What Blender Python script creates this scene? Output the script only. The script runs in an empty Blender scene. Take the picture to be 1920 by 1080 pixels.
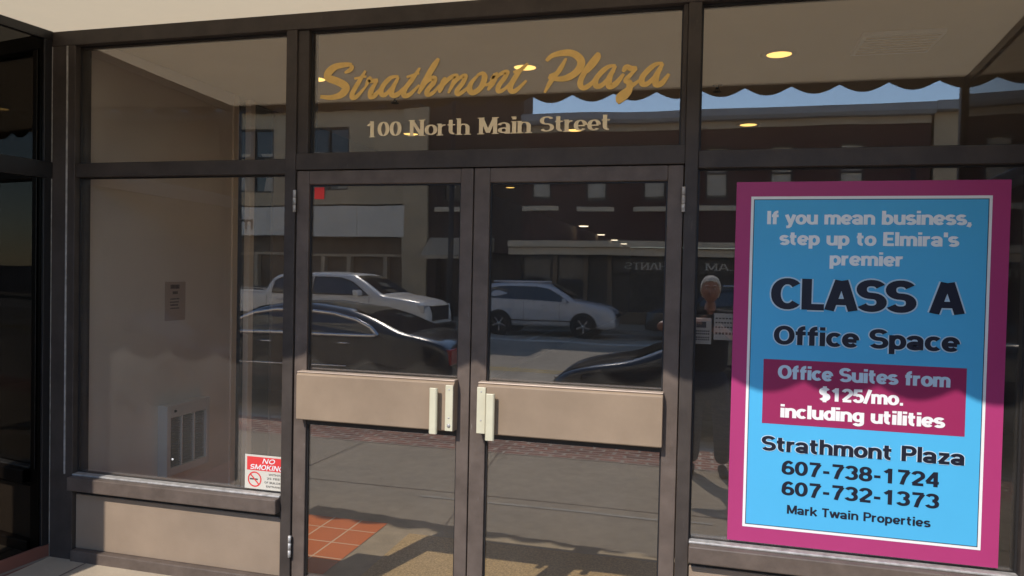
import bpy, bmesh, math, random
from mathutils import Vector, Matrix
random.seed(7)
S = bpy.context.scene
COL = S.collection
R = math.radians

# ------------------------------------------------------------------ camera
cam = bpy.data.cameras.new("camera")
cam.sensor_width = 36.0
cam.lens = 36.0 * 1382.36 / 1920.0
cam.clip_start = 0.05
cam.clip_end = 2000.0
camo = bpy.data.objects.new("camera", cam)
COL.objects.link(camo)
rt = Vector((0.96744, 0.25225, 0.02092))
up = Vector((-0.02582, 0.01612, 0.99954))
fw = Vector((-0.25179, 0.96753, -0.02211))
camo.matrix_world = Matrix(((rt.x, up.x, -fw.x, 0.0), (rt.y, up.y, -fw.y, -3.29),
                            (rt.z, up.z, -fw.z, 1.61), (0, 0, 0, 1)))
S.camera = camo

# ------------------------------------------------------------------ world, sun, exposure
SUN_T, SUN_AZ = 0.95, math.atan(0.27)
SUN_EL = math.atan(SUN_T * math.cos(SUN_AZ))
w = bpy.data.worlds.new("World")
S.world = w
w.use_nodes = True
wn = w.node_tree
bg = wn.nodes["Background"]
sky = wn.nodes.new("ShaderNodeTexSky")
sky.sky_type = 'NISHITA'
sky.sun_disc = False
sky.sun_elevation = SUN_EL
sky.sun_rotation = math.pi + SUN_AZ
sky.air_density = 1.0
sky.dust_density = 0.1
sky.ozone_density = 3.5
wn.links.new(sky.outputs[0], bg.inputs[0])
bg.inputs[1].default_value = 0.15
sl = bpy.data.lights.new("sun", 'SUN')
sl.energy = 2.15
sl.angle = R(0.5)
sl.color = (1.0, 0.94, 0.86)
so = bpy.data.objects.new("sun", sl)
COL.objects.link(so)
ldir = Vector((math.tan(SUN_AZ), 1.0, -SUN_T)).normalized()
so.rotation_euler = ldir.to_track_quat('-Z', 'Y').to_euler()
so.location = (-10, -30, 30)
S.view_settings.view_transform = 'Standard'
S.view_settings.look = 'None'
S.view_settings.exposure = 1.0
S.view_settings.gamma = 1.0
S.render.engine = 'CYCLES'
S.cycles.max_bounces = 12
S.cycles.transparent_max_bounces = 24
S.cycles.caustics_reflective = False
S.cycles.caustics_refractive = False
S.cycles.sample_clamp_indirect = 6.0

# ------------------------------------------------------------------ materials
def nd(nt, kind, **kw):
    n = nt.nodes.new(kind)
    for k, v in kw.items():
        setattr(n, k, v)
    return n

def mat(name, col, rough=0.6, metal=0.0, var=0.0, scale=6.0, bump=0.0, bscale=60.0, spec=0.5,
        emit=None, estr=0.0, alt=None, coat=0.0, stretch=None, wear=0.0, wearcol=(0.4, 0.37, 0.34)):
    m = bpy.data.materials.new(name)
    m.use_nodes = True
    nt = m.node_tree
    b = nt.nodes["Principled BSDF"]
    c4 = (*col, 1.0)
    b.inputs["Base Color"].default_value = c4
    b.inputs["Roughness"].default_value = rough
    b.inputs["Metallic"].default_value = metal
    b.inputs["Specular IOR Level"].default_value = spec
    b.inputs["Coat Weight"].default_value = coat
    if var > 0 or alt or bump > 0:
        tc = nd(nt, "ShaderNodeTexCoord")
        mp = nd(nt, "ShaderNodeMapping")
        if stretch:
            mp.inputs["Scale"].default_value = stretch
        nt.links.new(tc.outputs["Object"], mp.inputs[0])
        if var > 0 or alt:
            n1 = nd(nt, "ShaderNodeTexNoise")
            n1.inputs["Scale"].default_value = scale
            n1.inputs["Detail"].default_value = 7.0
            n1.inputs["Roughness"].default_value = 0.62
            nt.links.new(mp.outputs[0], n1.inputs["Vector"])
            rp = nd(nt, "ShaderNodeValToRGB")
            a = alt if alt else tuple(max(0.0, x * (1 - var)) for x in col)
            z = col if alt else tuple(min(1.0, x * (1 + var)) for x in col)
            rp.color_ramp.elements[0].color = (*a, 1)
            rp.color_ramp.elements[1].color = (*z, 1)
            rp.color_ramp.elements[0].position = 0.32
            rp.color_ramp.elements[1].position = 0.68
            nt.links.new(n1.outputs["Fac"], rp.inputs[0])
            nt.links.new(rp.outputs[0], b.inputs["Base Color"])
            mr = nd(nt, "ShaderNodeMapRange")
            mr.inputs[3].default_value = max(0.02, rough * 0.85)
            mr.inputs[4].default_value = min(1.0, rough * 1.15)
            nt.links.new(n1.outputs["Fac"], mr.inputs[0])
            nt.links.new(mr.outputs[0], b.inputs["Roughness"])
            if wear > 0:                         # scratches and rubbed spots, fixed on the surface
                n3 = nd(nt, "ShaderNodeTexNoise")
                n3.inputs["Scale"].default_value = 26.0
                n3.inputs["Detail"].default_value = 9.0
                n3.inputs["Roughness"].default_value = 0.72
                m3 = nd(nt, "ShaderNodeMapping")
                m3.inputs["Scale"].default_value = (1.0, 1.0, 0.28)
                nt.links.new(tc.outputs["Object"], m3.inputs[0])
                nt.links.new(m3.outputs[0], n3.inputs["Vector"])
                r3 = nd(nt, "ShaderNodeValToRGB")
                r3.color_ramp.elements[0].position = 0.64
                r3.color_ramp.elements[1].position = 0.74
                r3.color_ramp.elements[0].color = (0, 0, 0, 1)
                r3.color_ramp.elements[1].color = (wear, wear, wear, 1)
                nt.links.new(n3.outputs["Fac"], r3.inputs[0])
                x3 = nd(nt, "ShaderNodeMix", data_type='RGBA')
                nt.links.new(r3.outputs[0], x3.inputs[0])
                nt.links.new(rp.outputs[0], x3.inputs[6])
                x3.inputs[7].default_value = (*wearcol, 1)
                nt.links.new(x3.outputs[2], b.inputs["Base Color"])
        if bump > 0:
            n2 = nd(nt, "ShaderNodeTexNoise")
            n2.inputs["Scale"].default_value = bscale
            n2.inputs["Detail"].default_value = 4.0
            nt.links.new(mp.outputs[0], n2.inputs["Vector"])
            bp = nd(nt, "ShaderNodeBump")
            bp.inputs["Strength"].default_value = bump
            bp.inputs["Distance"].default_value = 0.01
            nt.links.new(n2.outputs["Fac"], bp.inputs["Height"])
            nt.links.new(bp.outputs[0], b.inputs["Normal"])
    if emit:
        b.inputs["Emission Color"].default_value = (*emit, 1)
        b.inputs["Emission Strength"].default_value = estr
    return m

def brick_mat(name, c1, c2, mortar, scale, bw=0.5, rh=0.25, ms=0.02, rough=0.85, offset=0.5, plane='XZ', bump=0.4, var=0.25):
    m = bpy.data.materials.new(name)
    m.use_nodes = True
    nt = m.node_tree
    b = nt.nodes["Principled BSDF"]
    tc = nd(nt, "ShaderNodeTexCoord")
    sp = nd(nt, "ShaderNodeSeparateXYZ")
    cb = nd(nt, "ShaderNodeCombineXYZ")
    nt.links.new(tc.outputs["Object"], sp.inputs[0])
    a, c = {'XZ': (0, 2), 'XY': (0, 1), 'YZ': (1, 2)}[plane]
    nt.links.new(sp.outputs[a], cb.inputs[0])
    nt.links.new(sp.outputs[c], cb.inputs[1])
    br = nd(nt, "ShaderNodeTexBrick")
    br.offset = offset
    br.inputs["Color1"].default_value = (*c1, 1)
    br.inputs["Color2"].default_value = (*c2, 1)
    br.inputs["Mortar"].default_value = (*mortar, 1)
    br.inputs["Scale"].default_value = scale
    br.inputs["Mortar Size"].default_value = ms
    br.inputs["Brick Width"].default_value = bw
    br.inputs["Row Height"].default_value = rh
    nt.links.new(cb.outputs[0], br.inputs["Vector"])
    n1 = nd(nt, "ShaderNodeTexNoise")
    n1.inputs["Scale"].default_value = 3.0
    n1.inputs["Detail"].default_value = 8.0
    nt.links.new(tc.outputs["Object"], n1.inputs["Vector"])
    mx = nd(nt, "ShaderNodeMix", data_type='RGBA', blend_type='MULTIPLY')
    mx.inputs[0].default_value = 1.0
    rp = nd(nt, "ShaderNodeValToRGB")
    rp.color_ramp.elements[0].color = (1 - var, 1 - var, 1 - var, 1)
    rp.color_ramp.elements[1].color = (1, 1, 1, 1)
    rp.color_ramp.elements[0].position = 0.35
    rp.color_ramp.elements[1].position = 0.65
    nt.links.new(n1.outputs["Fac"], rp.inputs[0])
    nt.links.new(br.outputs["Color"], mx.inputs[6])
    nt.links.new(rp.outputs[0], mx.inputs[7])
    nt.links.new(mx.outputs[2], b.inputs["Base Color"])
    b.inputs["Roughness"].default_value = rough
    bp = nd(nt, "ShaderNodeBump")
    bp.inputs["Strength"].default_value = bump
    bp.inputs["Distance"].default_value = 0.01
    bp.invert = True
    nt.links.new(br.outputs["Fac"], bp.inputs["Height"])
    nt.links.new(bp.outputs[0], b.inputs["Normal"])
    return m

def glass_mat(name, refl, tint, dust=0.0, rough=0.0, wave=0.0, dustcol=(0.55, 0.53, 0.5)):
    m = bpy.data.materials.new(name)
    m.use_nodes = True
    nt = m.node_tree
    for n in list(nt.nodes):
        if n.type != 'OUTPUT_MATERIAL':
            nt.nodes.remove(n)
    out = [n for n in nt.nodes if n.type == 'OUTPUT_MATERIAL'][0]
    tr = nd(nt, "ShaderNodeBsdfTransparent")
    tr.inputs[0].default_value = (*tint, 1)
    gl = nd(nt, "ShaderNodeBsdfGlossy")
    gl.inputs["Color"].default_value = (1.0, 0.952, 0.90, 1)
    gl.inputs["Roughness"].default_value = rough
    lwt = nd(nt, "ShaderNodeLayerWeight")
    lwt.inputs[0].default_value = 0.5
    pw = nd(nt, "ShaderNodeMath", operation='POWER')
    pw.inputs[1].default_value = 5.0
    nt.links.new(lwt.outputs["Facing"], pw.inputs[0])
    ad = nd(nt, "ShaderNodeMath", operation='MULTIPLY_ADD')
    ad.inputs[1].default_value = 1.0 - refl
    ad.inputs[2].default_value = refl
    nt.links.new(pw.outputs[0], ad.inputs[0])
    mx = nd(nt, "ShaderNodeMixShader")
    nt.links.new(ad.outputs[0], mx.inputs[0])
    nt.links.new(tr.outputs[0], mx.inputs[1])
    nt.links.new(gl.outputs[0], mx.inputs[2])
    last = mx
    if wave > 0:
        tc = nd(nt, "ShaderNodeTexCoord")
        n2 = nd(nt, "ShaderNodeTexNoise")
        n2.inputs["Scale"].default_value = 1.7
        n2.inputs["Detail"].default_value = 1.0
        nt.links.new(tc.outputs["Object"], n2.inputs["Vector"])
        bp = nd(nt, "ShaderNodeBump")
        bp.inputs["Strength"].default_value = 1.0
        bp.inputs["Distance"].default_value = wave
        nt.links.new(n2.outputs["Fac"], bp.inputs["Height"])
        nt.links.new(bp.outputs[0], gl.inputs["Normal"])
    if dust > 0:
        df = nd(nt, "ShaderNodeBsdfDiffuse")
        df.inputs[0].default_value = (*dustcol, 1)
        tc = nd(nt, "ShaderNodeTexCoord")
        n1 = nd(nt, "ShaderNodeTexNoise")
        n1.inputs["Scale"].default_value = 2.2
        n1.inputs["Detail"].default_value = 8.0
        nt.links.new(tc.outputs["Object"], n1.inputs["Vector"])
        mr = nd(nt, "ShaderNodeMapRange")
        mr.inputs[1].default_value = 0.3
        mr.inputs[2].default_value = 0.75
        mr.inputs[3].default_value = dust * 0.55
        mr.inputs[4].default_value = dust * 1.6
        nt.links.new(n1.outputs["Fac"], mr.inputs[0])
        m2 = nd(nt, "ShaderNodeMixShader")
        nt.links.new(mr.outputs[0], m2.inputs[0])
        nt.links.new(mx.outputs[0], m2.inputs[1])
        nt.links.new(df.outputs[0], m2.inputs[2])
        last = m2
    nt.links.new(last.outputs[0], out.inputs[0])
    return m

M = {}
M['bronze'] = mat("bronze_aluminium", (0.056, 0.045, 0.039), 0.45, 0.0, var=0.22, scale=7, bump=0.06, bscale=120, spec=0.3, wear=0.35, wearcol=(0.22, 0.19, 0.17))
M['bronze_door'] = mat("bronze_door_metal", (0.118, 0.090, 0.074), 0.42, 0.0, var=0.2, scale=10, bump=0.06, bscale=140, spec=0.35, wear=0.45)
M['worn_glint'] = mat("worn_metal_and_glint", (0.42, 0.40, 0.38), 0.4, 0.2, var=0.3, scale=30)  # worn metal; also the pale strips for bright lines on frame edges
M['panel'] = mat("beige_panel", (0.295, 0.218, 0.155), 0.55, 0.0, var=0.11, scale=2.6, bump=0.1, bscale=200, wear=0.12, wearcol=(0.16, 0.12, 0.09))
M['bar'] = mat("tan_push_bar", (0.285, 0.208, 0.143), 0.38, 0.0, var=0.12, scale=4, bump=0.05, bscale=300, wear=0.25, wearcol=(0.42, 0.33, 0.25))
M['bar_top'] = mat("pale_bar_edge", (0.55, 0.43, 0.34), 0.3, 0.1, var=0.1, scale=20)
M['cream'] = mat("cream_handle", (0.60, 0.56, 0.41), 0.35, 0.0, var=0.06, scale=12)
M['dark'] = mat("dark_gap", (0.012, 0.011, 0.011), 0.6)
M['blackframe'] = mat("black_anodised_frame", (0.013, 0.012, 0.013), 0.35, var=0.1, scale=8)
M['gasket'] = mat("black_gasket", (0.018, 0.016, 0.016), 0.5)
M['glass'] = glass_mat("shop_glass", 0.115, (0.95, 0.945, 0.935), dust=0.020, wave=0.0007)
M['black_glass'] = glass_mat("black_glass_panel", 0.05, (0.0, 0.0, 0.0))
M['tile_base'] = brick_mat("red_quarry_tile", (0.20, 0.075, 0.05), (0.16, 0.06, 0.045), (0.22, 0.18, 0.15), 1.0, bw=0.3, rh=0.2, ms=0.006, offset=0.0, plane='XZ')
M['granite'] = mat("dark_sill_stone", (0.03, 0.028, 0.028), 0.35, var=0.3, scale=40)

def canvas_mat():
    m = mat("awning_canvas", (0.62, 0.52, 0.36), 0.85, var=0.05, scale=4, bump=0.15, bscale=8)
    nt = m.node_tree
    b = nt.nodes["Principled BSDF"]
    out = [n for n in nt.nodes if n.type == 'OUTPUT_MATERIAL'][0]
    tl = nd(nt, "ShaderNodeBsdfTranslucent")
    tl.inputs[0].default_value = (0.70, 0.58, 0.405, 1)
    mx = nd(nt, "ShaderNodeMixShader")
    mx.inputs[0].default_value = 0.42
    nt.links.new(b.outputs[0], mx.inputs[1])
    nt.links.new(tl.outputs[0], mx.inputs[2])
    nt.links.new(mx.outputs[0], out.inputs[0])
    return m
M['canvas'] = canvas_mat()
M['valance'] = mat("shaded_valance_canvas", (0.10, 0.085, 0.07), 0.9, var=0.1, scale=8)  # darker than the canopy cloth: the valance's shade is put into its colour
M['gold'] = mat("gold_vinyl", (0.88, 0.56, 0.17), 0.5, 0.0, var=0.08, scale=20)
M['palegold'] = mat("pale_gold_vinyl", (0.95, 0.76, 0.48), 0.5, 0.0, var=0.08, scale=20)
M['magenta'] = mat("magenta_print", (0.40, 0.038, 0.158), 0.4, var=0.04, scale=2)
M['maroon'] = mat("maroon_print", (0.30, 0.02, 0.095), 0.4, var=0.04, scale=2)
M['blue'] = mat("sky_blue_print", (0.075, 0.43, 0.74), 0.4, var=0.03, scale=2)
M['white'] = mat("white_print", (0.80, 0.80, 0.80), 0.45)
M['greytext'] = mat("silver_text", (0.82, 0.86, 0.88), 0.45)
M['navytext'] = mat("black_print", (0.006, 0.008, 0.022), 0.45)
M['signwhite'] = mat("aged_white_sign", (0.62, 0.58, 0.50), 0.5)
M['halo'] = mat("pale_blue_outline", (0.50, 0.66, 0.78), 0.45)
M['red'] = mat("red_sticker", (0.75, 0.04, 0.03), 0.5)
M['signred'] = mat("red_sign_print", (0.70, 0.05, 0.05), 0.5)
M['paper'] = mat("white_paper", (0.34, 0.31, 0.28), 0.8, var=0.05)
M['ink'] = mat("grey_ink", (0.06, 0.05, 0.05), 0.7)
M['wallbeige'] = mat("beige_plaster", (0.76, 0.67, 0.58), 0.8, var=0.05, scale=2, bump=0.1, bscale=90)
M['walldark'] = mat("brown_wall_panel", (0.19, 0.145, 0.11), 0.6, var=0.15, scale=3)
M['wallend'] = mat("dark_opening", (0.02, 0.018, 0.017), 0.6)
M['trimlight'] = mat("cream_trim", (0.82, 0.70, 0.55), 0.6)
M['ceiling'] = mat("lobby_ceiling_paint", (0.50, 0.40, 0.28), 0.85, var=0.05, scale=2)
M['floortile'] = brick_mat("orange_floor_tile", (0.74, 0.19, 0.035), (0.66, 0.16, 0.03), (0.80, 0.55, 0.36), 1.0, bw=0.205, rh=0.235, ms=0.006, offset=0.0, plane='XY', bump=0.1, var=0.12)
M['floorgrey'] = mat("grey_lobby_floor", (0.42, 0.34, 0.24), 0.6, var=0.15, scale=8)
M['coir'] = mat("tan_floor_mat", (0.58, 0.40, 0.19), 0.95, var=0.4, scale=90, bump=0.8, bscale=180)
M['dark_band'] = mat("dark_band_tone", (0.035, 0.029, 0.026), 0.9, var=0.25, scale=60, bump=0.6, bscale=150)
M['lamp'] = mat("warm_lamp", (1, 0.8, 0.4), 0.5, emit=(1.0, 0.62, 0.16), estr=1.1)
M['lampsmall'] = mat("small_warm_lamp", (1, 0.9, 0.7), 0.5, emit=(1.0, 0.85, 0.6), estr=1.3)
M['lampring'] = mat("lamp_trim_ring", (0.45, 0.37, 0.27), 0.5)
M['vent'] = mat("white_grille", (0.62, 0.58, 0.53), 0.5)
M['ventslot'] = mat("dark_grille_slots", (0.10, 0.095, 0.09), 0.6, var=0.3, scale=3)
M['concrete'] = mat("pavement_concrete", (0.41, 0.335, 0.245), 0.85, var=0.14, scale=1.6, bump=0.25, bscale=70)
M['joint'] = mat("pavement_joint", (0.16, 0.115, 0.095), 0.9)
M['paintline'] = mat("worn_pale_line", (0.55, 0.52, 0.46), 0.8, var=0.25, scale=8)
M['pavers'] = brick_mat("red_brick_pavers", (0.44, 0.15, 0.095), (0.24, 0.085, 0.06), (0.62, 0.52, 0.42), 1.0, bw=0.24, rh=0.12, ms=0.016, plane='XY')
M['asphalt'] = mat("street_surface", (0.37, 0.325, 0.265), 0.9, var=0.2, scale=1.2, bump=0.4, bscale=90)
M['ground'] = mat("ground_surface", (0.12, 0.11, 0.10), 0.95, var=0.2, scale=0.3)
M['roadpaint'] = mat("white_road_paint", (0.62, 0.60, 0.55), 0.8, var=0.15, scale=3)
M['yellowpaint'] = mat("yellow_road_paint", (0.55, 0.38, 0.06), 0.8, var=0.2, scale=3)
M['curb'] = mat("curb_stone", (0.42, 0.39, 0.34), 0.85, var=0.12, scale=5)

# ------------------------------------------------------------------ mesh helpers
class MB:
    def __init__(s):
        s.v, s.f, s.mi, s.sm = [], [], [], []
    def face(s, pts, mi=0, smooth=False):
        n = len(s.v)
        s.v += [tuple(p) for p in pts]
        s.f.append(tuple(range(n, n + len(pts))))
        s.mi.append(mi); s.sm.append(smooth)
    def add(s, vs, fs, mi=0, smooth=False):
        n = len(s.v)
        s.v += [tuple(p) for p in vs]
        for f in fs:
            s.f.append(tuple(n + i for i in f)); s.mi.append(mi); s.sm.append(smooth)
    def box(s, x0, x1, y0, y1, z0, z1, mi=0, mtx=None):
        x0, x1 = sorted((x0, x1)); y0, y1 = sorted((y0, y1)); z0, z1 = sorted((z0, z1))
        vs = [Vector((x, y, z)) for z in (z0, z1) for y in (y0, y1) for x in (x0, x1)]
        if mtx:
            vs = [mtx @ p for p in vs]
        s.add(vs, [(0, 2, 3, 1), (4, 5, 7, 6), (0, 1, 5, 4), (2, 6, 7, 3), (0, 4, 6, 2), (1, 3, 7, 5)], mi)
        return s
    def prism(s, poly, axis, a, b, mi=0):
        """extrude a polygon along axis ('x','y','z') from a to b"""
        def P(p, t):
            return {'x': (t, p[0], p[1]), 'y': (p[0], t, p[1]), 'z': (p[0], p[1], t)}[axis]
        n = len(poly)
        vs = [P(p, a) for p in poly] + [P(p, b) for p in poly]
        fs = [tuple(range(n)), tuple(range(2 * n - 1, n - 1, -1))]
        fs += [(i, n + i, n + (i + 1) % n, (i + 1) % n) for i in range(n)]
        s.add(vs, fs, mi)
        return s
    def tube(s, pts, rad, seg=8, closed=False, mi=0, cap=True):
        pts = [Vector(p) for p in pts]
        n = len(pts)
        rr = rad if isinstance(rad, (list, tuple)) else [rad] * n
        vs = []
        for i, p in enumerate(pts):
            a = pts[(i - 1) % n] if (closed or i > 0) else p
            b = pts[(i + 1) % n] if (closed or i < n - 1) else p
            t = (b - a).normalized()
            u = t.cross(Vector((0, 0, 1)))
            if u.length < 1e-3:
                u = t.cross(Vector((1, 0, 0)))
            u.normalize(); v = t.cross(u)
            for k in range(seg):
                an = 2 * math.pi * k / seg
                vs.append(p + (u * math.cos(an) + v * math.sin(an)) * rr[i])
        fs = []
        for i in range(n if closed else n - 1):
            j = (i + 1) % n
            for k in range(seg):
                fs.append((i * seg + k, i * seg + (k + 1) % seg, j * seg + (k + 1) % seg, j * seg + k))
        if cap and not closed:
            fs.append(tuple(range(seg - 1, -1, -1)))
            fs.append(tuple((n - 1) * seg + k for k in range(seg)))
        s.add(vs, fs, mi, True)
        return s
    def lathe(s, prof, c, axis='z', seg=24, mi=0, smooth=True, arc=2 * math.pi, a0=0.0):
        """prof: list of (radius, height along axis)"""
        vs = []
        full = arc > 6.28
        m = seg if full else seg + 1
        for r_, h in prof:
            for k in range(m):
                an = a0 + arc * k / seg
                p, q = r_ * math.cos(an), r_ * math.sin(an)
                d = {'z': (p, q, h), 'y': (p, h, q), 'x': (h, p, q)}[axis]
                vs.append((c[0] + d[0], c[1] + d[1], c[2] + d[2]))
        fs = []
        for i in range(len(prof) - 1):
            for k in range(seg):
                k2 = (k + 1) % m
                fs.append((i * m + k, i * m + k2, (i + 1) * m + k2, (i + 1) * m + k))
        s.add(vs, fs, mi, smooth)
        return s
    def build(s, name, mats, parent=None, bevel=0.0, subsurf=0, weld=False):
        me = bpy.data.meshes.new(name)
        me.from_pydata(s.v, [], s.f)
        for m_ in (mats if isinstance(mats, (list, tuple)) else [mats]):
            me.materials.append(m_)
        for p, i, sm in zip(me.polygons, s.mi, s.sm):
            p.material_index = i
            p.use_smooth = sm
        bm = bmesh.new(); bm.from_mesh(me)
        if weld:
            bmesh.ops.remove_doubles(bm, verts=bm.verts, dist=1e-4)
        bmesh.ops.recalc_face_normals(bm, faces=bm.faces)
        bm.to_mesh(me); bm.free()
        o = bpy.data.objects.new(name, me)
        COL.objects.link(o)
        if parent:
            o.parent = parent
        if bevel > 0:
            b = o.modifiers.new("bevel", 'BEVEL')
            b.width = bevel; b.segments = 2; b.limit_method = 'ANGLE'; b.angle_limit = R(40)
        if subsurf:
            d = o.modifiers.new("sub", 'SUBSURF')
            d.levels = d.render_levels = subsurf
        return o

def tag(o, label=None, cat=None, group=None, kind=None):
    if label: o["label"] = label
    if cat: o["category"] = cat
    if group: o["group"] = group
    if kind: o["kind"] = kind
    return o

def thing(name, label, cat, loc=(0, 0, 0), rz=0.0, group=None):
    o = bpy.data.objects.new(name, None)
    o.empty_display_size = 0.1
    COL.objects.link(o)
    o.location = loc
    o.rotation_euler = (0, 0, rz)
    return tag(o, label, cat, group)

def offset_mb(mb, d):
    mb.v = [(p[0] - d[0], p[1] - d[1], p[2] - d[2]) for p in mb.v]
    return mb

def copy_tree(o, parent=None):
    c = o.copy()
    COL.objects.link(c)
    if parent:
        c.parent = parent
    for ch in list(o.children):
        copy_tree(ch, c)
    return c

# ------------------------------------------------------------------ stroke lettering
def _arc(cx, cy, rx, ry, a0, a1, n=14):
    out = []
    for i in range(n + 1):
        c_, s_ = math.cos(R(a0 + (a1 - a0) * i / n)), math.sin(R(a0 + (a1 - a0) * i / n))
        out.append((cx + rx * math.copysign(abs(c_) ** .93, c_), cy + ry * math.copysign(abs(s_) ** .93, s_)))
    return out
def _ell(cx, cy, rx, ry):
    return _arc(cx, cy, rx, ry, 90, 450, 24)
def _spl(pts, n=6):
    p = [pts[0]] + list(pts) + [pts[-1]]
    out = []
    for i in range(1, len(p) - 2):
        for k in range(n):
            t = k / n
            out.append(tuple(0.5 * (2 * p[i][j] + (p[i + 1][j] - p[i - 1][j]) * t + (2 * p[i - 1][j] - 5 * p[i][j] + 4 * p[i + 1][j] - p[i + 2][j]) * t * t
                              + (-p[i - 1][j] + 3 * p[i][j] - 3 * p[i + 1][j] + p[i + 2][j]) * t ** 3) for j in (0, 1)))
    out.append(pts[-1])
    return out
_s_low = _arc(.28, .50, .18, .14, 26, 270, 16) + _arc(.28, .22, .19, .14, 90, -154, 16)[1:]
_s_cap = _arc(.35, .705, .245, .205, 26, 270, 18) + _arc(.35, .295, .255, .205, 90, -154, 18)[1:]
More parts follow.
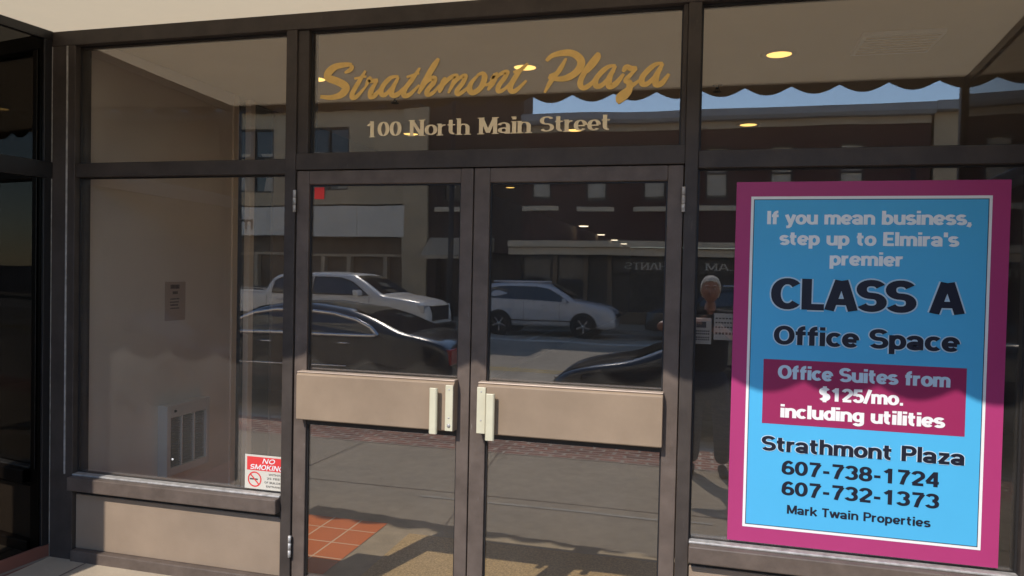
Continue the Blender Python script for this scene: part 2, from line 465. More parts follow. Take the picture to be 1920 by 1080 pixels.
G = {
 'I': (.26, [[(.13, 0), (.13, 1)]]),
 'A': (.76, [[(.08, 0), (.34, .97)], [(.42, .97), (.68, 0)], [(.18, .28), (.58, .28)]]),
 'C': (.76, [_arc(.40, .5, .30, .41, 42, 318, 20)]),
 'E': (.62, [[(.12, 0), (.12, 1)], [(.14, .91), (.58, .91)], [(.14, .5), (.54, .5)], [(.14, .09), (.6, .09)]]),
 'G': (.80, [_arc(.40, .5, .30, .41, 45, 350, 20), [(.42, .45), (.76, .45)]]),
 'H': (.74, [[(.12, 0), (.12, 1)], [(.62, 0), (.62, 1)], [(.14, .5), (.6, .5)]]),
 'K': (.72, [[(.12, 0), (.12, 1)], [(.14, .36), (.62, .98)], [(.30, .56), (.66, .02)]]),
 'L': (.60, [[(.12, 0), (.12, 1)], [(.14, .09), (.57, .09)]]),
 'M': (.90, [[(.11, 0), (.11, 1)], [(.79, 0), (.79, 1)], [(.14, .97), (.45, .08)], [(.76, .97), (.45, .08)]]),
 'N': (.76, [[(.12, 0), (.12, 1)], [(.64, 0), (.64, 1)], [(.14, .95), (.62, .05)]]),
 'O': (.80, [_ell(.40, .5, .30, .41)]),
 'P': (.68, [[(.12, 0), (.12, 1)], [(.14, .91), (.36, .91)] + _arc(.38, .68, .21, .23, 90, -90, 12) + [(.14, .45)]]),
 'S': (.70, [_s_cap]),
 'T': (.66, [[(.33, 0), (.33, .9)], [(.03, .91), (.63, .91)]]),
 'a': (.62, [_arc(.27, .46, .21, .18, 165, 0, 12), [(.48, .48), (.48, 0)], _ell(.28, .21, .19, .13)]),
 'b': (.64, [[(.11, 0), (.11, 1)], _ell(.32, .36, .21, .28)]),
 'c': (.58, [_arc(.31, .36, .22, .28, 45, 315, 18)]),
 'd': (.64, [[(.53, 0), (.53, 1)], _ell(.32, .36, .21, .28)]),
 'e': (.62, [_arc(.31, .36, .22, .28, 2, 318, 20), [(.10, .34), (.53, .34)]]),
 'f': (.44, [_arc(.38, .72, .19, .20, 88, 180, 8) + [(.19, 0)], [(.02, .63), (.41, .63)]]),
 'g': (.64, [_ell(.32, .38, .21, .26), [(.53, .72), (.53, -.03)] + _arc(.32, -.03, .21, .16, 0, -160, 10)]),
 'h': (.64, [[(.11, 0), (.11, 1)], _arc(.32, .43, .21, .21, 170, 0, 12) + [(.53, 0)]]),
 'i': (.26, [[(.13, 0), (.13, .72)], [(.13, .83), (.13, 1)]]),
 'k': (.62, [[(.11, 0), (.11, 1)], [(.13, .26), (.54, .72)], [(.28, .42), (.57, .01)]]),
 'l': (.26, [[(.13, 0), (.13, 1)]]),
 'm': (.94, [[(.11, 0), (.11, .72)], _arc(.29, .45, .18, .19, 170, 0, 10) + [(.47, 0)], _arc(.65, .45, .18, .19, 170, 0, 10) + [(.83, 0)]]),
 'n': (.64, [[(.11, 0), (.11, .72)], _arc(.32, .43, .21, .21, 170, 0, 12) + [(.53, 0)]]),
 'o': (.62, [_ell(.31, .36, .22, .28)]),
 'p': (.64, [[(.11, -.26), (.11, .72)], _ell(.32, .36, .21, .28)]),
 'r': (.44, [[(.11, 0), (.11, .72)], _arc(.34, .42, .23, .21, 170, 80, 8)]),
 's': (.55, [_s_low]),
 't': (.46, [[(.18, .93), (.18, .27)] + _arc(.36, .27, .18, .19, 180, 272, 8), [(.02, .63), (.40, .63)]]),
 'u': (.64, [[(.11, .72), (.11, .29)] + _arc(.32, .29, .21, .21, 180, 350, 12), [(.53, 0), (.53, .72)]]),
 'w': (.88, [[(.07, .72), (.25, .02)], [(.25, .02), (.44, .70)], [(.44, .70), (.63, .02)], [(.63, .02), (.81, .72)]]),
 'y': (.60, [[(.07, .72), (.31, .06)], [(.53, .72), (.27, -.12), (.19, -.19), (.06, -.19)]]),
 'z': (.56, [[(.05, .63), (.50, .63)], [(.45, .62), (.10, .10)], [(.05, .09), (.52, .09)]]),
 '0': (.64, [_ell(.32, .5, .22, .41)]),
 '1': (.64, [[(.36, 0), (.36, 1)], [(.36, .92), (.12, .72)]]),
 '2': (.64, [_arc(.32, .68, .22, .23, 165, -25, 14) + [(.10, .12)], [(.06, .09), (.57, .09)]]),
 '3': (.64, [_arc(.30, .71, .21, .20, 160, -85, 14), _arc(.30, .30, .23, .21, 85, -160, 14)]),
 '4': (.64, [[(.46, 0), (.46, 1)], [(.44, .95), (.07, .30)], [(.04, .28), (.61, .28)]]),
 '5': (.64, [[(.54, .91), (.16, .91), (.12, .50)], _arc(.31, .33, .23, .24, 125, -160, 16)]),
 '6': (.64, [_ell(.33, .31, .22, .22), _spl([(.52, .80), (.34, .91), (.16, .72), (.11, .34)])]),
 '7': (.64, [[(.06, .91), (.58, .91)], [(.55, .90), (.36, .5), (.24, 0)]]),
 '8': (.64, [_ell(.32, .71, .19, .20), _ell(.32, .29, .22, .21)]),
 '$': (.66, [[(p[0] * .9, p[1]) for p in _s_cap], [(.32, -.1), (.32, 1.1)]]),
 '/': (.40, [[(.04, -.02), (.34, 1.02)]]),
 '-': (.42, [[(.06, .38), (.36, .38)]]),
 '.': (.28, [[(.05, .09), (.23, .09)]]),
 ',': (.28, [[(.05, .09), (.23, .09)], [(.17, .08), (.08, -.14)]]),
 "'": (.24, [[(.12, .66), (.12, 1)]]),
 ' ': (.34, []),
}

def ribbon(mb, pts, wx, wy, place, lay, mi=0, taper=None):
    """flat stroke along pts with an elliptical nib (wx, wy)"""
    n = len(pts)
    closed = n > 3 and math.hypot(pts[0][0] - pts[-1][0], pts[0][1] - pts[-1][1]) < 1e-6
    L, Rr = [], []
    for i, p in enumerate(pts):
        a = pts[i - 1] if i > 0 else (pts[-2] if closed else p)
        b = pts[i + 1] if i < n - 1 else (pts[1] if closed else p)
        d0 = Vector((p[0] - a[0], p[1] - a[1])); d1 = Vector((b[0] - p[0], b[1] - p[1]))
        d0 = d0.normalized() if d0.length > 1e-9 else d1.normalized()
        d1 = d1.normalized() if d1.length > 1e-9 else d0
        t = (d0 + d1)
        t = t.normalized() if t.length > 1e-6 else d0
        c = max(0.55, t.dot(d0))
        k = (taper[i] if taper else 1.0) / c
        nx, ny = -t.y, t.x
        kl = kr = k
        if a is not p and b is not p:            # keep the inner edge from folding over itself
            cr_ = d0.x * d1.y - d0.y * d1.x
            ang = math.atan2(cr_, d0.dot(d1))
            if abs(ang) > .02:
                rad = .5 * (math.hypot(p[0] - a[0], p[1] - a[1]) + math.hypot(b[0] - p[0], b[1] - p[1])) / abs(ang)
                hw = .5 * k * math.hypot(nx * wx, ny * wy)
                if hw > rad * .92:
                    if ang > 0: kl = k * rad * .92 / hw
                    else: kr = k * rad * .92 / hw
        L.append((p[0] + nx * wx * .5 * kl, p[1] + ny * wy * .5 * kl))
        Rr.append((p[0] - nx * wx * .5 * kr, p[1] - ny * wy * .5 * kr))
    for i in range(n - 1):
        mb.face([place(*L[i], lay), place(*L[i + 1], lay), place(*Rr[i + 1], lay), place(*Rr[i], lay)], mi)

def text_mesh(txt, x0, x1, z0, cap, y, wx=.19, wy=.16, flip=False, serif=False, mi=0, mb=None, grow=0.0, slant=0.0, sp=.02, slope=0.0):
    """lettering on a plane facing -Y (or +Y with flip), fitted between x0 and x1"""
    mb = mb or MB()
    tot = sum(G[c][0] + sp for c in txt) - sp
    sx = abs(x1 - x0) / tot
    d = -1 if not flip else 1
    u = 0.0
    k = 0
    r0 = sx / cap if cap else 1
    for c in txt:
        adv, strokes = G[c]
        def place(a, b, lay, u=u):
            X = (u + a + slant * b) * sx
            X = x0 + X if not flip else x0 - X
            return (X, y + d * (0.00012 * lay), z0 + b * cap + slope * (u + a))
        for st in strokes:
            k += 1
            ww, hh = wx / max(r0, .75) * min(1, 1) , wy
            ribbon(mb, st, ww + grow / sx, hh + grow / cap, place, k % 10, mi)
            if serif and len(st) >= 2:
                for e, o in ((st[0], st[1]), (st[-1], st[-2])):
                    if abs(e[0] - o[0]) < 1e-6 and any(abs(e[1] - q) < .02 for q in (0, .72, 1)):
                        k += 1
                        q = e[1] + (.025 if e[1] < .3 else -.025)
                        left = .17 if not (e[1] > .3 and c in 'hnmriu1') else .15
                        right = .17 if not (e[1] > .3 and c in 'hnmriu1') else .05
                        ribbon(mb, [(e[0] - left, q), (e[0] + right, q)], .05, .05, place, k % 10, mi)
        u += adv + sp
    return mb

# ================================================================== THE SETTING: pavement, street, lobby shell
SLOPE = 0.055
def gz(y):                       # pavement height at distance -y from the shop front
    return SLOPE * y if y < 0 else 0.0
def sheet(name, x0, x1, ya, yb, za, zb, m, div=1):
    mb = MB()
    mb.face([(x0, ya, za), (x1, ya, za), (x1, yb, zb), (x0, yb, zb)])
    return tag(mb.build(name, m), kind='structure')
ROAD = -0.37
sheet('ground', -400, 400, -400, 400, -0.42, -0.42, M['ground'])
sheet('pavement', -60, 60, 0.0, -4.80, 0.0, gz(-4.80), M['concrete'])
sheet('brick_band', -60, 60, -3.82, -4.80, gz(-3.82) + .004, gz(-4.80) + .001, M['pavers'])
j = MB()
for y in (-2.13,):
    j.box(-30, 30, y - .004, y + .004, gz(y), gz(y) + .003)
for (xa, ya), (xb, yb) in (((-3.17, -.05), (-3.41, -3.81)), ((-1.44, -.05), (-1.95, -3.81)), ((1.5, -.05), (1.4, -3.81)), ((-5.2, -.05), (-5.4, -3.81)), ((3.4, -.05), (3.3, -3.81))):
    j.face([(xa - .005, ya, gz(ya) + .003), (xa + .005, ya, gz(ya) + .003), (xb + .005, yb, gz(yb) + .003), (xb - .005, yb, gz(yb) + .003)])
tag(j.build('pavement_joints', M['joint']), kind='structure')
l = MB()
l.face([(-2.05, -1.955, gz(-1.955) + .004), (.1, -1.965, gz(-1.965) + .004), (.1, -1.93, gz(-1.93) + .004), (-2.05, -1.925, gz(-1.925) + .004)])
tag(l.build('pavement_line', M['paintline']), kind='structure')
c = MB(); c.box(-60, 60, -4.95, -4.80, -0.5, gz(-4.8) + .002)
tag(c.build('curb', M['curb'], bevel=.01), kind='structure')
c = MB(); c.box(-60, 60, -21.65, -21.5, -0.5, -.22)
tag(c.build('far_curb', M['curb'], bevel=.01), kind='structure')
sheet('road', -120, 120, -4.95, -21.5, ROAD, ROAD, M['asphalt'])
sheet('far_pavement', -60, 60, -21.65, -24.05, -.22, -.2, M['concrete'])
rp = MB()
for y, wd in ((-11.0, .1), (-11.3, .1)):
    rp.box(-60, 60, y - wd / 2, y + wd / 2, ROAD, ROAD + .004)
tag(rp.build('road_centre_lines', M['yellowpaint']), kind='structure')
rp = MB()
rp.box(-60, 60, -17.75, -17.3, ROAD, ROAD + .004)
for x in range(-40, 40, 7):
    rp.box(x, x + .12, -21.3, -17.75, ROAD, ROAD + .005)
for x in range(-40, 40, 3):
    rp.box(x, x + 1.4, -8.0, -7.9, ROAD, ROAD + .004)
tag(rp.build('road_white_lines', M['roadpaint']), kind='structure')

FZ = -0.14                       # lobby floor
mb = MB(); mb.face([(-5.2, .07, FZ), (3.6, .07, FZ), (3.6, 31, FZ), (-5.2, 31, FZ)])
tag(mb.build('lobby_floor', M['floorgrey']), kind='structure')
mb = MB(); mb.face([(-3.3, .08, FZ + .004), (-2.06, .08, FZ + .004), (-2.06, 1.37, FZ + .004), (-3.3, 1.37, FZ + .004)])
tag(mb.build('tiled_floor', M['floortile']), kind='structure')
mb = MB(); mb.box(-5.2, 3.6, .07, 31, 2.846, 2.95)
tag(mb.build('lobby_ceiling', M['ceiling']), kind='structure')

lw = thing('lobby_wall', "beige plaster lobby wall behind the left window, with a cream corner trim", 'wall', (-3.3, .07, FZ))
mb = MB(); mb.box(-.10, 0, 0, 1.27, 0, 2.98); mb.build('wall_surface', M['wallbeige'], lw)
mb = MB(); mb.box(-.10, .012, 1.27, 1.33, 0, 2.98); mb.build('corner_trim', M['trimlight'], lw, bevel=.003)
mb = MB(); mb.box(0, .008, 0, 1.27, 0.0, .09); mb.build('skirting', M['granite'], lw, bevel=.002)
jw = thing('doorway', "dark inner doorway with a narrow cream jamb beside the beige wall", 'doorway', (-3.3, 1.42, FZ))
mb = MB(); mb.box(-.02, .025, .10, .16, 0, 2.98); mb.build('jamb', M['trimlight'], jw, bevel=.003)
mb = MB(); mb.box(-.12, -.03, .16, .46, 0, 2.98); mb.build('door_leaf', M['wallend'], jw)
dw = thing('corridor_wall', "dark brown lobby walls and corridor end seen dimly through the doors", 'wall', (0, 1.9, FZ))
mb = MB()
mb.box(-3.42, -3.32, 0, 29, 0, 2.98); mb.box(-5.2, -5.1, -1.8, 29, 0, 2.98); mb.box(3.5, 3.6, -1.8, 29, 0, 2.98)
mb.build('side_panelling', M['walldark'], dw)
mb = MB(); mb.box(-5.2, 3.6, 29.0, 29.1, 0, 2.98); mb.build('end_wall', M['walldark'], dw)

# ================================================================== STOREFRONT
sf = thing('storefront', "dark bronze framed glass storefront of the plaza entrance with beige lower panels", 'storefront')
XL0, XL1, XR0, XR1 = -3.283, -2.015, -0.037, 1.215
ZT0, ZT1, ZSILL = 2.069, 2.141, 0.463
FY0, FY1 = -0.045, 0.065
def fr(name, boxes, m='bronze', parent=sf, bevel=.003):
    mb = MB()
    for b in boxes:
        mb.box(*b)
    return mb.build(name, M[m], parent, bevel=bevel)
fr('head_rail', [(-3.44, 1.36, FY0 - .002, FY1, 2.772, 2.85)])
fr('corner_post', [(-3.44, XL0, FY0, FY1, -.05, 2.772)])
fr('corner_post', [(XR1, 1.36, FY0, FY1, -.05, 2.772)])
fr('mullion', [(XL1, -1.957, FY0, FY1, -.05, 2.772), (-1.957, -1.898, FY0 + .012, FY1, 2.168, 2.772)])
fr('mullion', [(-.092, XR0, FY0, FY1, -.05, 2.772), (-.113, -.092, FY0 + .012, FY1, 2.168, 2.772)])
fr('transom_bar', [(XL0, XL1, FY0 + .008, FY1, ZT0, ZT1)])
fr('transom_bar', [(-1.957, -.092, FY0 + .004, FY1, 2.088, 2.168)])
fr('transom_bar', [(XR0, XR1, FY0 + .008, FY1, ZT0, ZT1)])
for xa, xb in ((XL0, XL1), (XR0, XR1)):
    fr('sill', [(xa + .002, xb - .002, -.085, FY1, .385, ZSILL - .004)], 'bronze_door', bevel=.006)
    fr('sill_edge', [(xa + .002, xb - .002, -.05, -.006, ZSILL - .004, ZSILL + .006)], 'worn_glint', bevel=.003)
    fr('sill_shadow_gap', [(xa + .002, xb - .002, -.012, FY1, .352, .385)], 'gasket', bevel=0)  # black strip stands for the shadow line under the sill
    fr('base_panel', [(xa + .002, xb - .002, -.022, FY1, .055, .352)], 'panel', bevel=.004)
    fr('base_rail', [(xa + .002, xb - .002, -.06, FY1, -.05, .055)], 'bronze_door', bevel=.006)
fr('edge_glint', [(-3.437, -3.430, FY0 - .006, FY0 - .0005, 0, 2.77)], 'worn_glint', bevel=0)  # pale strip stands for the glint line along the post edge
fr('edge_glint', [(-3.335, -3.328, FY0 - .006, FY0 - .0005, .463, 2.77)], 'worn_glint', bevel=0)
for xa, xb, za, zb in ((XL0, XL1, ZT1, 2.772), (-1.898, -.113, 2.168, 2.772), (XR0, XR1, ZT1, 2.772),
                       (XL0, XL1, ZSILL, ZT0), (XR0, XR1, ZSILL, ZT0)):
    p = fr('glass_pane', [(xa - .01, xb + .01, 0, .006, za - .01, zb + .01)], 'glass', bevel=0)
    g_ = MB()
    for b in ((xa, xa + .008, -.010, .0, za, zb), (xb - .008, xb, -.010, .0, za, zb),
              (xa + .008, xb - .008, -.010, .0, za, za + .007), (xa + .008, xb - .008, -.010, .0, zb - .008, zb)):
        g_.box(*b)
    g_.build('gasket', M['gasket'], p)
fr('threshold', [(-1.957, -.092, -.07, FY1, -.15, .008)], 'worn_glint', bevel=.004)
M['cream_wall'] = mat('cream_painted_wall', (.78, .69, .56), .8, var=.08, scale=1.2)
uw = fr('upper_wall', [(-26, 24, -.04, .3, 2.852, 10.5)], 'cream_wall', bevel=0)
fr('outer_wall', [(-26, -3.75, -1.9, .3, -.3, 2.85)], 'cream_wall', bevel=0)
fr('outer_wall', [(1.68, 24, -1.9, .3, -.3, 2.85)], 'cream_wall', bevel=0)

def door_leaf(x0, x1, gx0, gx1, hinge_left):
    d = bpy.data.objects.new('door', None)
    mb = MB()
    y0, y1 = -.034, .012
    mb.box(x0, gx0, y0, y1, .012, 2.084); mb.box(gx1, x1, y0, y1, .012, 2.084)
    mb.box(gx0, gx1, y0, y1, 2.017, 2.084); mb.box(gx0, gx1, y0, y1, .012, .075)
    d = mb.build('door', M['bronze_door'], sf, bevel=.004)
    mb = MB(); mb.box(gx0 - .006, gx1 + .006, -.012, -.006, .07, 2.022)
    mb.build('door_glass', M['glass'], d)
    mb = MB()
    for b in ((gx0, gx0 + .007, -.020, -.012, .075, 2.017), (gx1 - .007, gx1, -.020, -.012, .075, 2.017),
              (gx0 + .007, gx1 - .007, -.020, -.012, 2.010, 2.017)):
        mb.box(*b)
    mb.build('door_gasket', M['gasket'], d)
    # push bar: a deep boxed rail with a paler top edge, folded back at its ends
    a, b = gx0 - .022, gx1 + .005
    mb = MB(); mb.prism([(-.086, .868), (-.090, .874), (-.090, 1.088), (-.076, 1.100), (-.022, 1.100), (-.022, .868)], 'x', a, b)
    pb = mb.build('push_bar', M['bar'], d, bevel=.003)
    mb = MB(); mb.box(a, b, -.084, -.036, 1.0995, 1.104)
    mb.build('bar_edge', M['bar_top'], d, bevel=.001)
    mb = MB(); mb.box(gx0, gx1, -.028, -.02, .835, .866)
    mb.build('bar_gasket', M['gasket'], d)
    return d
dl = door_leaf(-1.954, -1.0425, -1.886, -1.103, True)
dr = door_leaf(-1.0375, -.096, -.962, -.162, False)
def handle(d, plate, grip, z0, z1, dz):
    mb = MB()
    mb.box(plate[0], plate[1], -.098, -.0902, z0, z1)
    gc = (grip[0] + grip[1]) / 2
    mb.box(gc - .008, gc + .008, -.119, -.0925, z0 + .006, z1 - .03)
    mb.prism([(grip[0], -.118), (grip[1], -.118), (grip[1], -.128), (grip[1] - .006, -.134), (grip[0] + .006, -.134), (grip[0], -.128)], 'z', z0 - dz, z1 - dz)
    h = mb.build('pull_handle', M['cream'], d, bevel=.002)
    for z in (z0 + .06, z1 - .02):
        mb = MB(); mb.lathe([(0, -.0995), (.0035, -.0993), (.0042, -.098)], ((plate[0] + plate[1]) / 2, 0, z), 'y', 10)
        mb.build('screw', M['worn_glint'], h)
    return h
h1 = handle(dl, (-1.137, -1.100), (-1.203, -1.165), .872, 1.083, .012)
mb = MB(); mb.lathe([(.0, -.1015), (.008, -.1015), (.009, -.098)], (-1.118, 0, .897), 'y', 14)
mb.build('key_cylinder', M['worn_glint'], dl)
h2 = handle(dr, (-.985, -.944), (-.934, -.893), .872, 1.083, .022)
for d, xs in ((dl, -1.9555), (dr, -.094)):
    for z in (.17, 1.88):
        mb = MB()
        for k in range(3):
            mb.lathe([(0, 0), (.008, .001), (.008, .035), (0, .036)], (xs, FY0 - .006, z + k * .0365), 'z', 10)
        mb.build('hinge', M['worn_glint'], d)
mb = MB(); mb.lathe([(0, 0), (.006, 0), (.006, .001)], (-2.682, -.0015, .585), 'y', 12)
mb.build('white_dot', M['white'], sf)  # white disc put on the glass for one small bright dot
mb = MB()
for (cx, cz) in ((-3.5, 0), ):
    pass

# ---- return walls of the entrance recess (black glass)
def return_wall(x, dx, s, label):
    t = thing('side_wall', label, 'wall', (x, -.046, 0), math.atan2(-1.755, dx))
    Lw = math.hypot(dx, 1.755)
    def B(name, bs, m, bev=.003):
        mb = MB()
        for (u0, u1, v0, v1, z0, z1) in bs:
            mb.box(u0, u1, s * v0, s * v1, z0, z1)
        return mb.build(name, M[m], t, bevel=bev)
    B('black_glass', [(0.0, Lw, -.12, -.002, .07, 2.06), (0.0, Lw, -.12, -.002, 2.15, 2.845)], 'black_glass', 0)
    B('rail', [(0.0, Lw, -.12, .016, 2.06, 2.15), (0.0, Lw, -.12, .012, 2.80, 2.852)], 'blackframe')
    B('post', [(.006, .05, -.002, .014, .071, 2.06), (.006, .05, -.002, .014, 2.15, 2.80)], 'blackframe')
    B('post', [(Lw, Lw + .06, -.14, .02, -.15, 2.852)], 'bronze')
    B('tile_base', [(0.0, Lw, -.12, .012, -.15, .07)], 'tile_base', .004)
    return t
return_wall(-3.44, -.16, 1, "black glass side wall of the recess with a red tile base, left of the storefront")
return_wall(1.36, .16, -1, "black glass side wall of the recess closing the storefront on its right")

# ---- canvas canopy over the recess
aw = thing('awning', "cream canvas awning with a scalloped edge stretched over the entrance recess", 'awning', (-1.04, -.038, 2.85))
mb = MB()
nx, ny = 40, 14
vs = []
for jy in range(ny + 1):
    for ix in range(nx + 1):
        t = jy / ny
        xl, xr = -3.445 - .165 * t, 1.365 + .165 * t
        x = xl + (xr - xl) * ix / nx
        z = 2.8505 + .002 * t - .006 * math.sin(math.pi * t) + .0015 * math.sin(ix * .9) * math.sin(math.pi * t)
        vs.append((x + 1.04, -1.72 * t, z - 2.85))
mb.add(vs, [(a, a + 1, a + nx + 2, a + nx + 1) for jy in range(ny) for a in range(jy * (nx + 1), jy * (nx + 1) + nx)], 0, True)
mb.build('canopy_cloth', M['canvas'], aw)
mb = MB()
WL = 0.285
x = -3.62
top, mid, amp = 2.90, 2.812, .026
pts = []
n = 12
while x < 1.54:
    pts.append((x, mid - amp * (abs(math.sin(math.pi * (x + .06) / WL)) * 2 - 1)))
    x += WL / n
fro = [(px + 1.04, pz - 2.85) for px, pz in pts]
for i in range(len(fro) - 1):
    for yy in (-1.722, -1.726):
        mb.face([(fro[i][0], yy, fro[i][1]), (fro[i + 1][0], yy, fro[i + 1][1]), (fro[i + 1][0], yy, top - 2.85), (fro[i][0], yy, top - 2.85)])
mb.build('valance', M['valance'], aw)

# ================================================================== INTERIOR FITTINGS
lights = [(-2.50, 1.08), (-1.08, 1.06), (.37, 1.06), (-2.62, 3.0), (-1.12, 3.04), (.315, 3.02), (-2.79, 7.2)]
where = ["beside the S of the gold lettering", "at the t of the gold lettering", "over the poster, in the front row",
         "over the N of the address, second row", "over the word Street, second row", "over the poster, second row",
         "deep in the lobby above the right door"]
proto = None
for i, (x, y) in enumerate(lights):
    if proto is None:
        t = thing('ceiling_light', "", 'ceiling light', (x, y, 2.846), group='round lights in the lobby ceiling')
        mb = MB(); mb.lathe([(.066, -.002), (.072, -.006), (.098, -.004), (.102, 0)], (0, 0, 0), 'z', 32)
        mb.build('trim_ring', M['lampring'], t)
        mb = MB(); mb.lathe([(.0, -.004), (.05, -.0035), (.067, -.001)], (0, 0, 0), 'z', 32)
        mb.build('lamp', M['lamp'], t)
        ld = bpy.data.lights.new('lamp_glow', 'SPOT')   # the lit lobby lamps really light the room
        ld.energy = 1.3; ld.spot_size = R(150); ld.spot_blend = .8; ld.color = (1.0, .80, .55); ld.shadow_soft_size = .06
        lo = bpy.data.objects.new('lamp_glow', ld); COL.objects.link(lo); lo.parent = t; lo.location = (0, 0, -.03)
        proto = t
    else:
        t = copy_tree(proto)
        t.location = (x, y, 2.846)
    t['label'] = "round glowing lobby ceiling light " + where[i]
far = [(-3.09, 15.9), (-3.24, 20.1), (-3.38, 23.7), (-3.45, 27.0)]
proto = None
for i, (x, y) in enumerate(far):
    if proto is None:
        mb = MB(); mb.lathe([(0, -.02), (.10, -.018), (.13, 0)], (0, 0, 0), 'z', 20)
        proto = mb.build('corridor_light', M['lampsmall']); t = proto
    else:
        t = proto.copy(); COL.objects.link(t)
    x = max(x, -3.2)
    t.location = (x, y, 2.846)
    tag(t, "small warm corridor ceiling light, " + ("nearest", "second", "third", "farthest")[i] + " of the receding row", 'ceiling light', 'small lights along the corridor ceiling')
t = thing('ceiling_vent', "pale rectangular vent in the lobby ceiling at upper right", 'vent', (.93, .92, 2.846))
mb = MB(); mb.box(-.19, .19, -.17, .17, -.022, 0); mb.build('vent_plate', M['vent'], t, bevel=.004)
mb = MB()
for k in range(7):
    mb.box(-.17, .17, -.15 + k * .045, -.13 + k * .045, -.026, -.0222)
mb.build('louvre', M['ceiling'], t)
for i, (x, y) in enumerate(((.05, 1.68), (-2.18, 1.64))):
    t = thing('sprinkler', ("small dark ceiling sprinkler above the poster side window" if i == 0 else "small dark ceiling sprinkler below the gold letter a"), 'sprinkler', (x, y, 2.846), group='lobby ceiling sprinklers')
    mb = MB(); mb.lathe([(.0, 0), (.03, -.001), (.03, -.006), (.009, -.008), (.009, -.03), (.0, -.03)], (0, 0, 0), 'z', 16); mb.build('pipe', M['gasket'], t)
    mb = MB(); mb.lathe([(0, -.045), (.028, -.046), (.028, -.042), (0, -.041)], (0, 0, 0), 'z', 16)
    mb.tube([(.012, 0, -.025), (.014, 0, -.045)], .003, 6); mb.tube([(-.012, 0, -.025), (-.014, 0, -.045)], .003, 6)
    mb.build('deflector', M['gasket'], t)

t = thing('wall_heater', "white louvred heater on the beige wall behind the left window", 'heater', (-3.3, .62, .27))
mb = MB()
mb.box(0, .07, 0, .035, 0, .45); mb.box(0, .07, .375, .41, 0, .45)
mb.box(0, .07, .035, .375, 0, .05); mb.box(0, .07, .035, .375, .37, .45)
mb.box(.0, .064, .140, .152, .05, .37); mb.box(.0, .064, .258, .270, .05, .37)
mb.build('casing', M['vent'], t, bevel=.003)
mb = MB(); mb.box(0.001, .03, .035, .375, .05, .37)
for k in range(20):
    z = .055 + k * .0157
    mb.prism([(.03, z), (.055, z - .004), (.055, z + .001), (.03, z + .006)], 'y', .036, .374)
mb.build('grille', M['ventslot'], t)
mb = MB(); mb.lathe([(0, .078), (.008, .078), (.009, .07)], (0, .07, .41), 'x', 12); mb.build('knob', M['gasket'], t)

def sheet_sign(name, label, cat, x0, x1, z0, z1, y, m, lines, face=-1, ink='ink'):
    t = thing(name, label, cat, ((x0 + x1) / 2, y, z0))
    mb = MB(); mb.box(x0 - (x0 + x1) / 2, x1 - (x0 + x1) / 2, 0, .001, 0, z1 - z0); mb.build('paper_sheet', m, t)
    return t
t = thing('wall_notice', "small paper notice with dark heading on the beige lobby wall", 'notice', (-3.2995, .67, 1.25))
mb = MB(); mb.box(0, .001, 0, .19, 0, .25); mb.build('paper_sheet', mat("tan_paper", (.50, .40, .34), .8), t)
for (a, b, z, h) in ((.05, .14, .205, .026), (.07, .12, .17, .018), (.05, .145, .135, .008), (.045, .14, .115, .008), (.05, .13, .095, .010), (.05, .14, .075, .008)):
    n = int((b - a) / .012)
    mb = MB()
    for k in range(n):
        mb.box(.0011, .0014, a + k * .012, a + k * .012 + .009, z, z + h)
    mb.build('notice_line', M['ink'], t)

def window_notice(x0, x1, z0, z1, label, rows):
    t = thing('window_notice', label, 'notice', ((x0 + x1) / 2, .0075, z0), group='paper notices inside the right window')
    W, H = x1 - x0, z1 - z0
    mb = MB(); mb.box(-W / 2, W / 2, 0, .001, 0, H); mb.build('paper_sheet', M['paper'], t)
    for (fz, n, hh) in rows:
        mb = MB()
        for k in range(n):
            a = -W / 2 + .006 + k * (W - .012) / n
            mb.box(a, a + (W - .012) / n * .72, -.0006, -.0002, fz * H, fz * H + hh)
        mb.build('notice_line', M['ink'], t)
window_notice(-.034, .036, 1.314, 1.428, "paper notice with a black band and grey lines, beside the mullion", [(.62, 1, .026), (.46, 7, .007), (.36, 7, .007), (.22, 6, .007), (.14, 7, .006)])
window_notice(.046, .142, 1.335, 1.45, "plain paper notice partly tucked behind the magenta poster edge", [(.78, 6, .006), (.62, 7, .006), (.45, 7, .006), (.2, 6, .01)])

t = thing('floor_mat', "tan coir mat on the lobby floor just inside the doors", 'mat', (-.98, .66, FZ + .004))
mb = MB(); mb.box(-.86, .90, -.56, .56, 0, .008); mb.build('mat_pile', M['coir'], t, bevel=.003)
t = thing('dark_band_sheet', "dark sheet added on the pavement to give the dark band mirrored in the doors", 'mat', (-1.25, -.76, gz(-.76) + .003))
mb = MB()  # added sheet: makes the dark band in the door reflection, cause unknown
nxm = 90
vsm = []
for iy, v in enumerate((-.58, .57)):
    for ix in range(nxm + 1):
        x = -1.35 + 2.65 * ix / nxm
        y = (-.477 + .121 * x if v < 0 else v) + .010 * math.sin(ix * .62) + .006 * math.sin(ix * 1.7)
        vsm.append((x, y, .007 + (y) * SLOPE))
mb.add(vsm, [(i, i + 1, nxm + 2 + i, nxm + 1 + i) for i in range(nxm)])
mb.build('band_surface', M['dark_band'], t)

